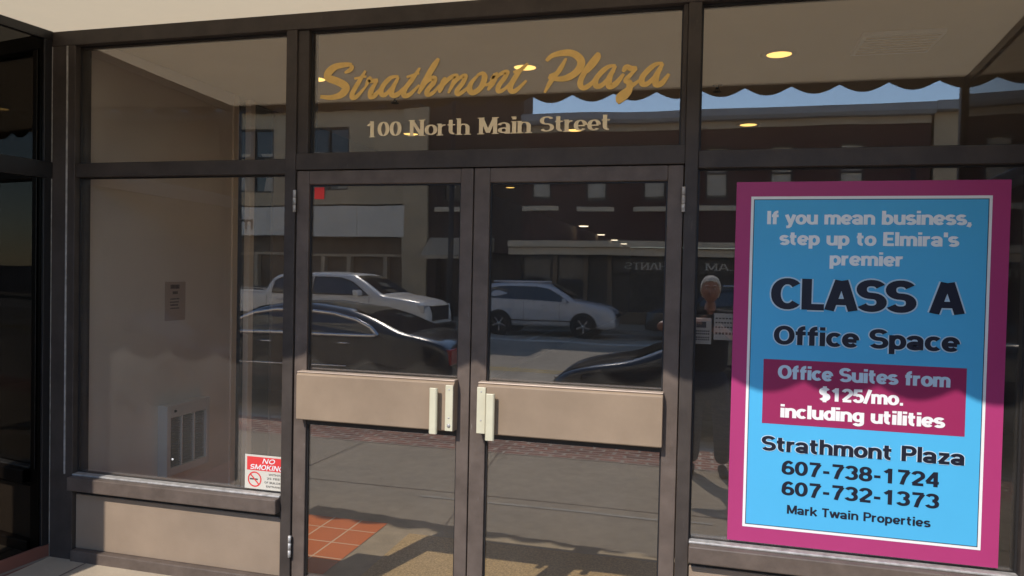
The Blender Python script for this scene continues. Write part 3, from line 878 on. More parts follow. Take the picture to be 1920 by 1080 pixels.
# ================================================================== SIGNS ON THE GLASS
SY = -.0008
t = thing('door_sign', "large gold script lettering reading Strathmont Plaza on the glass over the doors", 'lettering', (-1.02, SY, 2.43))
import_sc = 5.647
def PX(zx, zy, ox, oy):          # traced strokes -> plane of the glass
    x, y = ox + zx / import_sc, oy + zy / import_sc
    d = fw + rt * ((x - 960) / 1382.36) + up * ((540 - y) / 1382.36)
    k = 3.29 / d.y
    return (d.x * k, d.z * k + 1.61)
def script(name, strokes, ox, oy):
    mb = MB()
    lay = 0
    for wd, pts in strokes:
        lay += 1
        tp = None
        q = [PX(a, b, ox, oy) for a, b in pts]
        q = _spl(q, 7) if len(q) > 2 else q
        n = len(q)
        tp = [min(1.0, .45 + 2.2 * min(i, n - 1 - i) / n) for i in range(n)]
        ribbon(mb, q, wd * 1.22, wd * 1.0, lambda a, b, l: (a + 1.02, -.00006 * lay, b - 2.43), lay, 0, tp)
    return mb.build(name, M['gold'], t)
script('word', [
    (.036, [(395, 178), (330, 178), (220, 200), (148, 262), (150, 318), (230, 350), (315, 395), (325, 445), (270, 500), (170, 525), (60, 515)]),
    (.020, [(395, 178), (385, 225), (318, 265)]),
    (.022, [(540, 240), (480, 340), (405, 470), (400, 525), (450, 510), (540, 410)]), (.026, [(420, 325), (550, 300)]),
    (.022, [(540, 410), (580, 330), (600, 350), (672, 335)]), (.024, [(665, 345), (600, 450), (595, 515), (640, 500), (700, 430)]),
    (.022, [(890, 300), (800, 320), (715, 420), (710, 490), (760, 485), (880, 350)]), (.024, [(890, 310), (820, 440), (825, 500), (880, 490), (960, 410)]),
    (.022, [(1115, 210), (1050, 310), (955, 440), (950, 505), (1010, 490), (1110, 390)]), (.028, [(975, 310), (1110, 265)]),
    (.026, [(1315, 110), (1220, 260), (1100, 485)]), (.022, [(1098, 480), (1140, 405), (1205, 340), (1268, 318), (1258, 372), (1195, 450), (1200, 495), (1260, 470), (1330, 390)]),
    (.022, [(1385, 310), (1350, 390), (1320, 475)]), (.020, [(1330, 440), (1420, 330), (1500, 295), (1470, 370), (1415, 480)]),
    (.020, [(1430, 440), (1520, 330), (1595, 295), (1570, 370), (1510, 450), (1520, 490), (1590, 450), (1650, 390)]),
    (.024, [(1730, 290), (1660, 370), (1640, 440), (1680, 475), (1760, 420), (1800, 320), (1780, 270), (1720, 290)]), (.014, [(1780, 400), (1850, 380), (1890, 330)]),
], 590, 90)
script('word', [
    (.022, [(0, 400), (50, 345), (25, 420), (-30, 505)]), (.020, [(-10, 470), (80, 350), (170, 310), (150, 370), (85, 460), (85, 515), (150, 490), (230, 400)]),
    (.022, [(395, 220), (300, 310), (215, 450), (215, 510), (270, 505), (380, 400)]), (.028, [(240, 315), (360, 265)]),
], 920, 80)
script('word', [
    (.030, [(590, 195), (650, 140), (760, 110), (870, 115), (945, 170), (955, 240), (900, 320), (800, 375), (690, 385), (610, 365)]),
    (.020, [(800, 165), (730, 290), (650, 390), (570, 530)]), (.022, [(620, 350), (740, 295)]),
    (.022, [(1140, 105), (1060, 210), (965, 370), (950, 450), (990, 480), (1070, 430), (1130, 350)]), (.018, [(1140, 105), (1130, 180), (1020, 320)]),
    (.022, [(1325, 240), (1230, 265), (1120, 380), (1120, 460), (1190, 440), (1310, 300)]), (.024, [(1325, 245), (1255, 380), (1260, 465), (1330, 430), (1410, 330)]),
    (.024, [(1400, 310), (1440, 260), (1490, 275), (1550, 262)]), (.024, [(1545, 275), (1440, 390), (1470, 430), (1460, 520), (1400, 595), (1345, 640)]), (.018, [(1345, 635), (1360, 560), (1480, 470), (1600, 380)]),
    (.022, [(1825, 215), (1730, 240), (1610, 360), (1610, 440), (1680, 420), (1810, 275)]), (.024, [(1825, 220), (1755, 350), (1750, 440), (1810, 430), (1890, 330)]),
], 920, 80)

t = thing('address_sign', "pale gold serif lettering reading 100 North Main Street above the doors", 'lettering', (-1.01, SY, 2.245))
for txt, a, b in (("100", -1.605, -1.418), ("North", -1.378, -1.075), ("Main", -1.032, -.782), ("Street", -.742, -.418)):
    mb = text_mesh(txt, a + 1.01, b + 1.01, 0, .077, 0, wx=.25, wy=.075, serif=True)
    mb.build('word', M['palegold'], t)

# ---- poster
po = thing('poster', "large magenta and blue office space poster taped to the right window", 'poster', (.637, -.012, .481))
OX, OZ = .637, .481
def flat(name, x0, x1, z0, z1, y, m, parent=po, th=.0008):
    mb = MB(); mb.box(x0 - OX, x1 - OX, y - th, y, z0 - OZ, z1 - OZ)
    return mb.build(name, M[m], parent)
flat('backing', .124, 1.150, .481, 2.010, .004, 'magenta', th=.004)
flat('white_border', .1845, 1.0865, .5455, 1.9485, -.0003, 'white')
flat('fine_line', .1955, 1.0755, .5570, 1.9365, -.0013, 'navytext', th=.0004)
bp = flat('blue_panel', .1985, 1.0725, .5600, 1.9335, -.0018, 'blue', th=.0004)
flat('price_box', .252, 1.0165, .9925, 1.2645, -.0024, 'maroon', th=.0004)
def line(txt, x0, x1, z0, cap, col, halo=None, wx=.27, wy=.20, y=-.0031, grow=.009, **k):
    tot = sum(G[c][0] + .02 for c in txt) - .02
    sx = (x1 - x0) / tot
    u = 0.0
    for wd in txt.split(' '):
        wl_ = sum(G[c][0] + .02 for c in wd) - .02
        a, b = x0 + u * sx, x0 + (u + wl_) * sx
        yy = y
        if halo:
            text_mesh(wd, a - OX, b - OX, z0 - OZ, cap, yy, wx, wy, grow=grow, **k).build('letter_outline', M[halo], po)
            yy -= .0016
        text_mesh(wd, a - OX, b - OX, z0 - OZ, cap, yy, wx, wy, **k).build('word', M[col], po)
        u += wl_ + .02 + G[' '][0] + .02
line("If you mean business,", .249, 1.017, 1.832, .056, 'greytext')
line("step up to Elmira's", .302, .972, 1.746, .056, 'greytext')
line("premier", .499, .776, 1.664, .056, 'greytext')
line("CLASS A", .278, .995, 1.478, .128, 'navytext', 'halo', wx=.30, wy=.20, grow=.012)
line("Office Space", .290, .987, 1.329, .078, 'navytext', 'halo', wx=.27, wy=.20, grow=.009)
line("Office Suites from", .311, .959, 1.185, .057, 'halo')
line("$125/mo.", .475, .794, 1.102, .055, 'white')
line("including utilities", .324, .943, 1.022, .056, 'white', wx=.29)
line("Strathmont Plaza", .253, 1.021, .878, .062, 'navytext', 'halo', wx=.27, wy=.19, grow=.006)
line("607-738-1724", .335, .933, .782, .060, 'navytext', wx=.27, wy=.18)
line("607-732-1373", .337, .935, .695, .060, 'navytext', wx=.27, wy=.18)
line("Mark Twain Properties", .361, .905, .618, .037, 'navytext', wx=.23, wy=.17)

# ---- no smoking sign
ns = thing('no_smoking_sign', "small white and red no smoking sign in the corner of the left window", 'sign', (-2.12, -.0035, .478))
OX, OZ = -2.12, .478
flat('sign_plate', -2.245, -2.0152,   .478, .652, .002, 'signwhite', ns, th=.002)
flat('red_banner', -2.233, -2.0155, .573, .642, -.0002, 'signred', ns, th=.0004)
mb = text_mesh("NO", -2.148 - OX, -2.074 - OX, .611 - OZ, .025, -.0012, .2, .17, slant=.18)
text_mesh("SMOKING", -2.218 - OX, -2.022 - OX, .578 - OZ, .026, -.0012, .2, .17, slant=.18, mb=mb)
mb.build('sign_heading', M['white'], ns)
mb = MB()
ribbon(mb, [(-2.188 - OX + .036 * math.cos(R(a)), .527 - OZ + .036 * math.sin(R(a))) for a in list(range(0, 360, 12)) + [0]], .007, .007, lambda a, b, l: (a, -.0008, b), 1)
ribbon(mb, [(-2.214 - OX, .553 - OZ), (-2.162 - OX, .501 - OZ)], .007, .007, lambda a, b, l: (a, -.0010, b), 1)
mb.build('ban_symbol', M['signred'], ns)
mb = MB()
mb.box(-2.216 - OX, -2.170 - OX, -.0006, -.0003, .524 - OZ, .531 - OZ)
mb.build('cigarette', M['ink'], ns)
for i, (tx, zz, a, b) in enumerate((("WITHIN", .552, -2.108, -2.036), ("25 FEET", .532, -2.118, -2.03), ("OF BUILDING", .511, -2.132, -2.02), ("ENTRANCE", .491, -2.122, -2.026))):
    G.setdefault('W', (1.0, [[(.06, 1), (.28, .02)], [(.28, .02), (.5, .98)], [(.5, .98), (.72, .02)], [(.72, .02), (.94, 1)]]))
    G.setdefault('F', (.58, [[(.12, 0), (.12, 1)], [(.14, .91), (.56, .91)], [(.14, .5), (.5, .5)]]))
    G.setdefault('B', (.68, [[(.12, 0), (.12, 1)], [(.14, .91), (.36, .91)] + _arc(.36, .71, .2, .2, 90, -90, 8) + [(.14, .51)], [(.34, .5)] + _arc(.36, .3, .22, .21, 90, -90, 8) + [(.14, .09)]]))
    G.setdefault('U', (.72, [[(.11, 1), (.11, .34)] + _arc(.36, .34, .25, .26, 180, 360, 10) + [(.61, 1)]]))
    G.setdefault('D', (.74, [[(.12, 0), (.12, 1)], [(.14, .91), (.3, .91)] + _arc(.3, .5, .32, .41, 90, -90, 12) + [(.14, .09)]]))
    G.setdefault('R', (.70, [[(.12, 0), (.12, 1)], [(.14, .91), (.36, .91)] + _arc(.38, .69, .2, .22, 90, -90, 10) + [(.14, .47)], [(.34, .47), (.62, 0)]]))
    text_mesh(tx, a - OX, b - OX, zz - OZ, .010, -.0008, .17, .14).build('small_print', M['ink'], ns)
mb = MB(); mb.box(-.0265, .0265, 0, .0006, 0, .058)
o = mb.build('red_sticker', M['red']); o.location = (-1.8415, -.0132, 1.947)
tag(o, "square red sticker in the top corner of the left door glass", 'sticker')

# ================================================================== ACROSS THE STREET (seen mirrored in the glass)
M['bld_beige'] = mat("beige_stone", (0.56, 0.43, 0.28), 0.85, var=0.1, scale=1.5, bump=0.2, bscale=30)
M['bld_brick'] = brick_mat("dark_red_brick", (0.105, 0.034, 0.026), (0.085, 0.028, 0.024), (0.10, 0.075, 0.065), 1.0, bw=0.22, rh=0.08, ms=0.008)
M['bld_dark'] = brick_mat("dark_brown_brick", (0.075, 0.045, 0.035), (0.06, 0.036, 0.03), (0.07, 0.055, 0.05), 1.0, bw=0.22, rh=0.08, ms=0.008)
M['cornice'] = mat("grey_blue_cornice", (0.34, 0.36, 0.38), 0.7, var=0.1, scale=2)
M['frieze'] = mat("tan_frieze", (0.52, 0.41, 0.29), 0.8, var=0.1, scale=2)
M['fascia'] = mat("white_fascia_panels", (0.84, 0.75, 0.64), 0.6, var=0.06, scale=1)
M['lintel'] = mat("cream_lintel", (0.70, 0.58, 0.43), 0.75, var=0.08, scale=2)
M['winframe'] = mat("dark_window_frame", (0.035, 0.032, 0.03), 0.5)
M['blind'] = mat("pale_window_blind", (0.60, 0.53, 0.43), 0.7, var=0.1, scale=4)
M['pane'] = mat("street_window_glass", (0.02, 0.024, 0.028), 0.05, spec=0.8)
M['shopdark'] = mat("dark_shop_front", (0.035, 0.03, 0.027), 0.4, var=0.2, scale=2)
M['shopbrown'] = mat("brown_shop_front", (0.17, 0.115, 0.07), 0.5, var=0.15, scale=2)
M['letters'] = mat("pale_sign_letters", (0.75, 0.70, 0.62), 0.6)
M['darkletters'] = mat("dark_sign_letters", (0.05, 0.04, 0.04), 0.6)
M['pole'] = mat("dark_painted_pole", (0.02, 0.02, 0.021), 0.45)

def wall_grid(mb, x0, x1, z0, z1, holes, y0, y1):
    """a wall with real openings; holes = (xa, xb, za, zb)"""
    xs = sorted({x0, x1, *[h[0] for h in holes], *[h[1] for h in holes]})
    zs = sorted({z0, z1, *[h[2] for h in holes], *[h[3] for h in holes]})
    for k in range(len(zs) - 1):
        run = None
        for i in range(len(xs) - 1):
            cx, cz = (xs[i] + xs[i + 1]) / 2, (zs[k] + zs[k + 1]) / 2
            solid = not any(h[0] < cx < h[1] and h[2] < cz < h[3] for h in holes)
            if solid and run is None:
                run = xs[i]
            if run is not None and (not solid or i == len(xs) - 2):
                mb.box(run, xs[i + 1] if solid else xs[i], y0, y1, zs[k], zs[k + 1])
                run = None

FYB = -24.0
def window(b, xa, xb, za, zb, loc, blind=0.6, sill=True, mull=(0,), rails=(0.5,), sillm='lintel', curtain=False):
    """sash window facing +Y inside building thing b located at loc"""
    ox, oy, oz = loc
    mb = MB()
    y0, y1 = FYB - .16 - oy, FYB - .06 - oy
    xa, xb, za, zb = xa - ox, xb - ox, za - oz, zb - oz
    t = .07
    for q in ((xa, xa + t, za, zb), (xb - t, xb, za, zb), (xa + t, xb - t, za, za + t), (xa + t, xb - t, zb - t, zb)):
        mb.box(q[0], q[1], y0, y1, q[2], q[3])
    for m_ in mull:
        if m_ > 0:
            x = xa + (xb - xa) * m_
            mb.box(x - .04, x + .04, y0 + .02, y1 - .01, za + t, zb - t)
    for r_ in rails:
        z = za + (zb - za) * r_
        mb.box(xa + t, xb - t, y0 + .03, y1 - .02, z - .035, z + .035)
    wo = mb.build('window', M['winframe'], b)
    mb = MB(); mb.box(xa + t, xb - t, y0 + .005, y0 + .015, za + t, zb - t); mb.build('pane', M['pane'], wo)
    if blind > 0:
        mb = MB(); mb.box(xa + t, xb - t, y0 + .016, y0 + .024, zb - t - (zb - za - 2 * t) * blind, zb - t); mb.build('blind', M['blind'], wo)
    if curtain:
        mb = MB()
        wv = (xb - xa - 2 * t) / 2
        for s_, e in ((xa + t, 1), (xb - t, -1)):
            mb.face([(s_, y0 + .018, za + t), (s_ + e * wv * .55, y0 + .018, za + t), (s_ + e * wv * .3, y0 + .018, (za + zb) / 2 - .1), (s_ + e * wv * .75, y0 + .018, (za + zb) / 2 + .3), (s_, y0 + .018, (za + zb) / 2 + .3)])
        mb.build('curtain', M['blind'], wo)
    if sill:
        mb = MB(); mb.box(xa - .3, xb + .3, FYB - .05 - oy, FYB + .10 - oy, za - .40, za - .22); mb.build('sill', M[sillm], wo, bevel=.01)
    return wo

# beige corner building with a white fascia
L1 = (-19, -26, -.2)
b1 = thing('beige_building', "beige stone building with tall curtained windows above a white shop fascia, mirrored at left", 'building', L1)
mb = MB()
h1s = [(-22.6, -20.6, 4.75, 7.35), (-19.35, -17.5, 4.75, 7.35), (-15.9, -14.05, 4.75, 7.35)]
wall_grid(mb, -30, -11.6, 4.2, 8.0, h1s, -30 + 26, FYB + 26)
mb.v = [(x - L1[0], y, z - L1[2]) for x, y, z in mb.v]
mb.build('wall', M['bld_beige'], b1)
for h in h1s:
    window(b1, *h, L1, blind=0.0, sill=False, mull=(.5,), rails=(.55,), curtain=True)
mb = MB(); mb.box(-30 + 19, -10.95 + 19, -4, 2.25, 8.2, 10.0); mb.box(-30 + 19, -10.9 + 19, 2.0, 2.4, 9.6, 10.0)
mb.build('dark_parapet', M['bld_dark'], b1)
mb = MB()
mb.box(-11.6 + 19, -10.58 + 19, -4, 2.14, 0.0, 8.19)
mb.build('corner_pier', M['bld_beige'], b1)
mb = MB()
for k in range(9):
    xa = -29.9 + 19 + k * 2.045
    mb.box(xa, xa + 2.025, 1.8, 2.16, 3.1, 4.32)
mb.build('fascia', M['fascia'], b1, bevel=.004)
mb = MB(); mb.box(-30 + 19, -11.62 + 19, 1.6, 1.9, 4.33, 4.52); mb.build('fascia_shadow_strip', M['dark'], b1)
mb = text_mesh("mi", -18.33 + 19, -19.3 + 19, 3.35, .62, 2.163, wx=.15, wy=.15, flip=True)
mb.build('shop_letters', M['darkletters'], b1)
mb = MB(); mb.box(-30 + 19, -11.62 + 19, -4, 1.2, 0, 4.39); mb.build('shop_front', M['shopbrown'], b1)
for x in (-27, -24.5, -22, -19.9, -18.6, -16.9, -15.4, -14.2, -12.6):
    mb = MB(); mb.box(x + 19 - .09, x + 19 + .09, 1.2, 1.48, .352, 2.298)
    mb.build('shop_column', M['frieze'], b1)
mb = MB()
mb.box(-30 + 19, -11.64 + 19, 1.21, 1.45, 2.3, 2.42); mb.box(-30 + 19, -11.64 + 19, 1.21, 1.5, 0, .35)
mb.build('shop_rails', M['frieze'], b1)

# tall dark building between
L2 = (-8.5, -26, -.2)
b2 = thing('dark_brick_building', "narrow tall dark brown brick building between the beige and red ones, mirrored", 'building', L2)
mb = MB()
hs = [(-10.0, -8.9, 4.3, 6.2)]
wall_grid(mb, -10.57, -6.76, 0.0, 9.6, hs + [(-10.2, -7.2, 0, 2.3)], .5, FYB + 26)
mb.v = [(x - L2[0], y, z if z == 0 else z - L2[2]) for x, y, z in mb.v]
mb.build('wall', M['bld_dark'], b2)
for h in hs:
    window(b2, *h, L2, blind=.5)
mb = MB(); mb.box(-10.2 + 8.5, -7.2 + 8.5, .6, 1.5, 0, 2.49); mb.build('shop_front', M['shopdark'], b2)
mb = MB()
mb.prism([(2.01, 3.1), (2.01, 2.6), (3.0, 2.25), (3.0, 2.4)], 'x', -10.5 + 8.5, -7.8 + 8.5)
mb.build('shop_awning', M['frieze'], b2)

# low red brick building
L3 = (0, -26, -.2)
b3 = thing('red_brick_building', "two storey dark red brick building with grey cornice over a dark shop front, mirrored", 'building', L3)
mb = MB()
wx3 = [-6.05, -3.95, -1.85, .35, 2.55, 4.75, 6.3]
hs = [(x - .40, x + .40, 4.3, 6.25) for x in wx3[1:6]] + [(-6.45, -5.65, 4.3, 6.25)]
wall_grid(mb, -6.75, 7.2, 2.8, 6.85, hs, -4, FYB + 26)
mb.v = [(x, y, z - L3[2]) for x, y, z in mb.v]
mb.build('wall', M['bld_brick'], b3)
for h in hs:
    window(b3, *h, L3, blind=.95)
mb = MB(); mb.box(-6.75, 7.2, -4, 2.06, 7.05, 7.30); mb.build('frieze', M['frieze'], b3)
mb = MB(); mb.prism([(-4, 7.30), (2.35, 7.30), (2.45, 7.42), (2.45, 7.66), (-4, 7.66)], 'x', -6.75, 7.25)
mb.build('cornice', M['cornice'], b3)
mb = MB(); mb.prism([(2.02, 2.46), (2.35, 2.46), (2.35, 2.7), (2.5, 2.75), (2.5, 2.98), (2.02, 2.98)], 'x', -7.15, 7.2)
mb.build('lintel', M['lintel'], b3)
mb = MB(); mb.box(-7.1, 7.2, -4, 1.62, 0, 2.99); mb.build('shop_front', M['shopdark'], b3)
for x in (-7.0, -5.5, -4.3, -3.4, -.9, 1.6, 3.4, 5.2, 7.0):
    mb = MB(); mb.box(x - .08, x + .08, 1.63, 1.8, 0, 2.46); mb.build('shop_post', M['shopbrown'], b3)
mb = MB(); mb.box(-7.0, 7.1, 1.63, 1.78, .0, .45); mb.build('stall_riser', M['shopbrown'], b3)
for x in (-6.2, -4.85, 2.5, 4.3):
    mb = MB(); mb.box(x - .5, x + .5, 1.622, 1.63, .5, 2.3); mb.build('shop_window', M['pane'], b3)
sg = MB(); sg.box(-3.2, 1.75, 1.81, 1.86, 1.84, 2.36)
sb = sg.build('sign_board', M['shopdark'], b3)
text_mesh("GLAM", 1.55, .02, 1.99, .25, 1.866, wx=.22, wy=.08, flip=True, serif=True).build('shop_letters', M['letters'], b3)
text_mesh("ELEPHANTS", -.28, -2.85, 1.99, .25, 1.866, wx=.22, wy=.08, flip=True, serif=True).build('shop_letters', M['letters'], b3)

L4 = (11, -26, -.2)
b4 = thing('tan_building', "tan building at the far right end of the mirrored street", 'building', L4)
mb = MB()
hs = [(8.2, 9.4, 4.4, 6.4), (10.6, 11.8, 4.4, 6.4), (8.0, 12, .3, 2.6)]
wall_grid(mb, 7.3, 16, 0, 7.2, hs, -4, FYB + 26)
mb.v = [(x - 11, y, z + (.2 if z > 0 else 0)) for x, y, z in mb.v]
mb.build('wall', M['bld_beige'], b4)
for h in hs[:2]:
    window(b4, *h, L4, blind=.5)
mb = MB(); mb.box(8 - 11, 12 - 11, -3.9, 1.6, .5, 2.79); mb.build('shop_window', M['pane'], b4)
mb = MB(); mb.box(7.28 - 11, 16.1 - 11, -4, 2.4, 7.41, 7.7); mb.build('cornice', M['cornice'], b4)

# lamp posts on the far kerb
def lamp_post(x, y, h, label, side):
    t = thing('street_lamp', label, 'street lamp', (x, y, -.22), group='dark street lamps on the far kerb')
    mb = MB(); mb.lathe([(.17, 0), (.17, .5), (.12, .62), (.10, 1.0), (.075, h), (0, h)], (0, 0, 0), 'z', 16); mb.build('post', M['pole'], t)
    mb = MB(); mb.tube([(0, 0, h - .1), (side * .4, 0, h + .25), (side * 1.2, 0, h + .35)], .04, 8); mb.build('arm', M['pole'], t)
    mb = MB(); mb.prism([(side * 1.0, h + .25), (side * 1.6, h + .28), (side * 1.6, h + .38), (side * 1.0, h + .42)], 'y', -.12, .12); mb.build('lamp_head', M['pole'], t, bevel=.02)
lamp_post(-8.9, -21.95, 8.2, "dark street lamp post mirrored in the left door", -1)
lamp_post(6.2, -21.95, 5.4, "dark street lamp post mirrored in the right transom window", 1)

# ------------------------------------------------------------------ vehicles
M['tyre'] = mat("black_tyre", (0.012, 0.012, 0.012), 0.8)
M['rim'] = mat("alloy_rim", (0.45, 0.45, 0.46), 0.25, 0.9)
M['chrome'] = mat("chrome_trim", (0.75, 0.75, 0.76), 0.12, 1.0)
M['carglass'] = mat("car_window_glass", (0.012, 0.014, 0.016), 0.03, spec=1.0, coat=1.0)
M['headlight'] = mat("headlight_lens", (0.62, 0.64, 0.66), 0.08, 0.3)
M['taillight'] = mat("tail_light_lens", (0.30, 0.01, 0.012), 0.12)
M['blackplastic'] = mat("black_plastic", (0.015, 0.015, 0.016), 0.5)

def lerp(a, b, t): return a + (b - a) * t
def interp(tab, x):
    if x <= tab[0][0]: return tab[0][1]
    for (xa, va), (xb, vb) in zip(tab, tab[1:]):
        if x <= xb:
            return lerp(va, vb, (x - xa) / (xb - xa))
    return tab[-1][1]

def vehicle(name, label, cat, loc, rz, paint, P):
    """P: profile tables along the car's own x (front = +x); all heights above the road"""
    t = thing(name, label, cat, loc, rz)
    W = P['W'] / 2
    top, belt, bot, wid, roofw = P['top'], P['belt'], P['bot'], P['wid'], P['roofw']
    xs = sorted({p[0] for p in top} | {p[0] for p in belt} | {p[0] for p in wid})
    fine = []
    for a, b in zip(xs, xs[1:]):
        n = max(1, int((b - a) / .16))
        fine += [a + (b - a) * i / n for i in range(n)]
    fine.append(xs[-1])
    rings = []
    def ywall(x, z):
        bz, tz = interp(belt, x), interp(top, x)
        w_ = W * interp(wid, x)
        if tz <= bz + .06 or z <= bz:
            return w_ * (1 - .03 * max(0, (z - bz + .35) / .35) if z <= bz else .97)
        f = min(1, (z - bz) / max(.05, P['roofz'] - bz))
        return w_ * lerp(.97, P['rw'], f)
    for x in fine:
        zt, zb, bz = interp(top, x), interp(bot, x), min(interp(belt, x), interp(top, x) - .03)
        w_ = W * interp(wid, x)
        mid = lerp(zb, bz, .5)
        ring = [(0, zb), (w_ * .88, zb), (w_ * .985, zb + .07), (w_, lerp(zb, bz, .45)), (w_ * .995, lerp(zb, bz, .8)), (w_ * .97, bz)]
        e = max(0.0, zt - bz)
        yt = ywall(x, zt - .05) if e > .12 else w_ * .90
        ring += [(lerp(w_ * .965, yt, .5), bz + e * .45), (yt, zt - min(.05, e * .3)), (yt * .86, zt - .008), (yt * .45, zt + .008), (0, zt + .012)]
        rings.append((x, ring))
    mb = MB()
    nr = len(rings[0][1])
    full = []
    for x, ring in rings:
        r2 = [(x, y, z) for y, z in ring] + [(x, -y, z) for y, z in ring[-2:0:-1]]
        full.append(r2)
    nn = len(full[0])
    vs = [p for r_ in full for p in r_]
    fs = []
    for i in range(len(full) - 1):
        for k in range(nn):
            fs.append((i * nn + k, i * nn + (k + 1) % nn, (i + 1) * nn + (k + 1) % nn, (i + 1) * nn + k))
    fs.append(tuple(range(nn))); fs.append(tuple((len(full) - 1) * nn + k for k in reversed(range(nn))))
    mb.add(vs, fs, 0, True)
    mb.build('body', paint, t, subsurf=1)
    for s_ in (1, -1):
        # side windows, mirrors, handles
        for poly in P['sidewin']:
            dense = []
            for a, b in zip(poly, poly[1:] + poly[:1]):
                for k in range(4):
                    dense.append((lerp(a[0], b[0], k / 4), lerp(a[1], b[1], k / 4)))
            cx = sum(p[0] for p in dense) / len(dense); cz = sum(p[1] for p in dense) / len(dense)
            mb = MB()
            O = .014
            pts = [(x, s_ * (ywall(x, z) + O), z) for x, z in dense]
            cen = (cx, s_ * (ywall(cx, cz) + O), cz)
            for i in range(len(pts)):
                mb.face([cen, pts[i], pts[(i + 1) % len(pts)]])
            wo = mb.build('side_window', M['carglass'], t)
            if P.get('trim'):
                mb = MB(); mb.tube([(x, y + s_ * .004, z) for x, y, z in pts], P['trim'], 6, closed=True)
                mb.build('window_trim', M[P.get('trimm', 'chrome')], wo)
        for x, z in P['handles']:
            mb = MB(); mb.tube([(x - .09, s_ * (ywall(x, z) + .02), z), (x - .04, s_ * (ywall(x, z) + .035), z), (x + .05, s_ * (ywall(x, z) + .035), z), (x + .09, s_ * (ywall(x, z) + .02), z)], .014, 6)
            mb.build('door_handle', M['chrome'] if P.get('chromeh') else paint, t)
        for x in P['seams']:
            zb, bz = interp(bot, x) + .12, interp(belt, x)
            mb = MB(); mb.tube([(x, s_ * (ywall(x, lerp(zb, bz, q)) + .002 - .0), lerp(zb, bz, q)) for q in (0, .3, .6, .9, 1)], .006, 5)
            mb.build('door_seam', M['blackplastic'], t)
        mx_, mz = P['mirror']
        mb = MB(); mb.prism([(mx_ - .05, mz - .02), (mx_ + .08, mz), (mx_ + .05, mz + .13), (mx_ - .07, mz + .13)], 'y', s_ * (W * .93), s_ * (W + .19))
        mb.build('side_mirror', paint, t, bevel=.025)
        for (xa, xb, za, zb, yo, mm) in P.get('strips', []):
            mb = MB()
            n = 10
            mb.tube([(lerp(xa, xb, k / n), s_ * (ywall(lerp(xa, xb, k / n), za) + yo), lerp(za, zb, k / n)) for k in range(n + 1)], .016, 6)
            mb.build('side_strip', M[mm], t)
        for x in P['wheels']:
            r_ = P['wr']
            y = s_ * (W * interp(wid, x))
            wo = None
            mb = MB(); mb.lathe([(r_ * .6, -.11), (r_ * .93, -.11), (r_, -.07), (r_, .07), (r_ * .93, .105), (r_ * .66, .11), (r_ * .62, .09)], (x, y - s_ * .085, r_), 'y', 32)
            wo = mb.build('wheel', M['tyre'], t)
            mb = MB()
            yo = y + s_ * .0
            mb.lathe([(r_ * .58, 0), (r_ * .66, s_ * .03), (r_ * .62, s_ * .035)], (x, yo - s_ * .02, r_), 'y', 32)
            for k in range(P.get('spokes', 6)):
                an = 2 * math.pi * k / P.get('spokes', 6) + .3
                m4 = Matrix.Translation((x, yo, r_)) @ Matrix.Rotation(an, 4, 'Y')
                mb.box(.03, r_ * .62, -.012, .012, -.028, .028, mtx=m4)
            mb.lathe([(0, s_ * .02), (.05, s_ * .018), (.06, 0)], (x, yo, r_), 'y', 16)
            mb.build('rim', M['rim'], wo)
            mb = MB(); mb.lathe([(0, 0), (r_ * .64, 0)], (x, yo - s_ * .06, r_), 'y', 24); mb.build('brake_disc', M['blackplastic'], wo)
            mb = MB(); mb.lathe([(0, 0), (r_ * 1.16, .0)], (x, y + s_ * .004, r_ + .02), 'y', 36)
            o_ = mb.build('wheel_arch', M['blackplastic'], t)
            o_.scale = (1, 1, 1)
        for (poly, x0, mm, nm) in P['lamps']:
            mb = MB()
            mb.prism([(s_ * a, b) for a, b in poly], 'x', x0[0], x0[1])
            mb.build(nm, M[mm], t, bevel=.012)
    for nm, quad in P['screens']:
        mb = MB()
        (xa, za), (xb, zb) = quad
        n = 6
        rows = []
        for k in range(n + 1):
            x, z = lerp(xa, xb, k / n), lerp(za, zb, k / n)
            z = interp(top, x)
            hw = ywall(x, z - .05) * .80
            rows.append([(x, -hw, z + .004), (x, -hw * .5, z + .016), (x, 0, z + .022), (x, hw * .5, z + .016), (x, hw, z + .004)])
        vs = [p for r_ in rows for p in r_]
        fs = [(i * 5 + k, i * 5 + k + 1, (i + 1) * 5 + k + 1, (i + 1) * 5 + k) for i in range(n) for k in range(4)]
        mb.add(vs, fs, 0, True); mb.build(nm, M['carglass'], t)
    for nm, bx, mm in P.get('extra', []):
        mb = MB()
        for b in bx: mb.box(*b)
        mb.build(nm, M[mm], t, bevel=.015)
    return t

def lampquad(y0, y1, z0, z1): return [(y0, z0), (y1, z0), (y1, z1), (y0, z1)]
white_paint = mat("white_car_paint", (0.80, 0.79, 0.78), 0.25, coat=0.6)
white_suv_paint = mat("pearl_white_paint", (0.60, 0.61, 0.66), 0.22, coat=0.7)
black_paint = mat("black_car_paint", (0.012, 0.013, 0.015), 0.18, coat=0.8)
navy_paint = mat("dark_blue_black_paint", (0.010, 0.013, 0.022), 0.18, coat=0.8)
dark_paint = mat("charcoal_car_paint", (0.025, 0.026, 0.028), 0.25, coat=0.5)

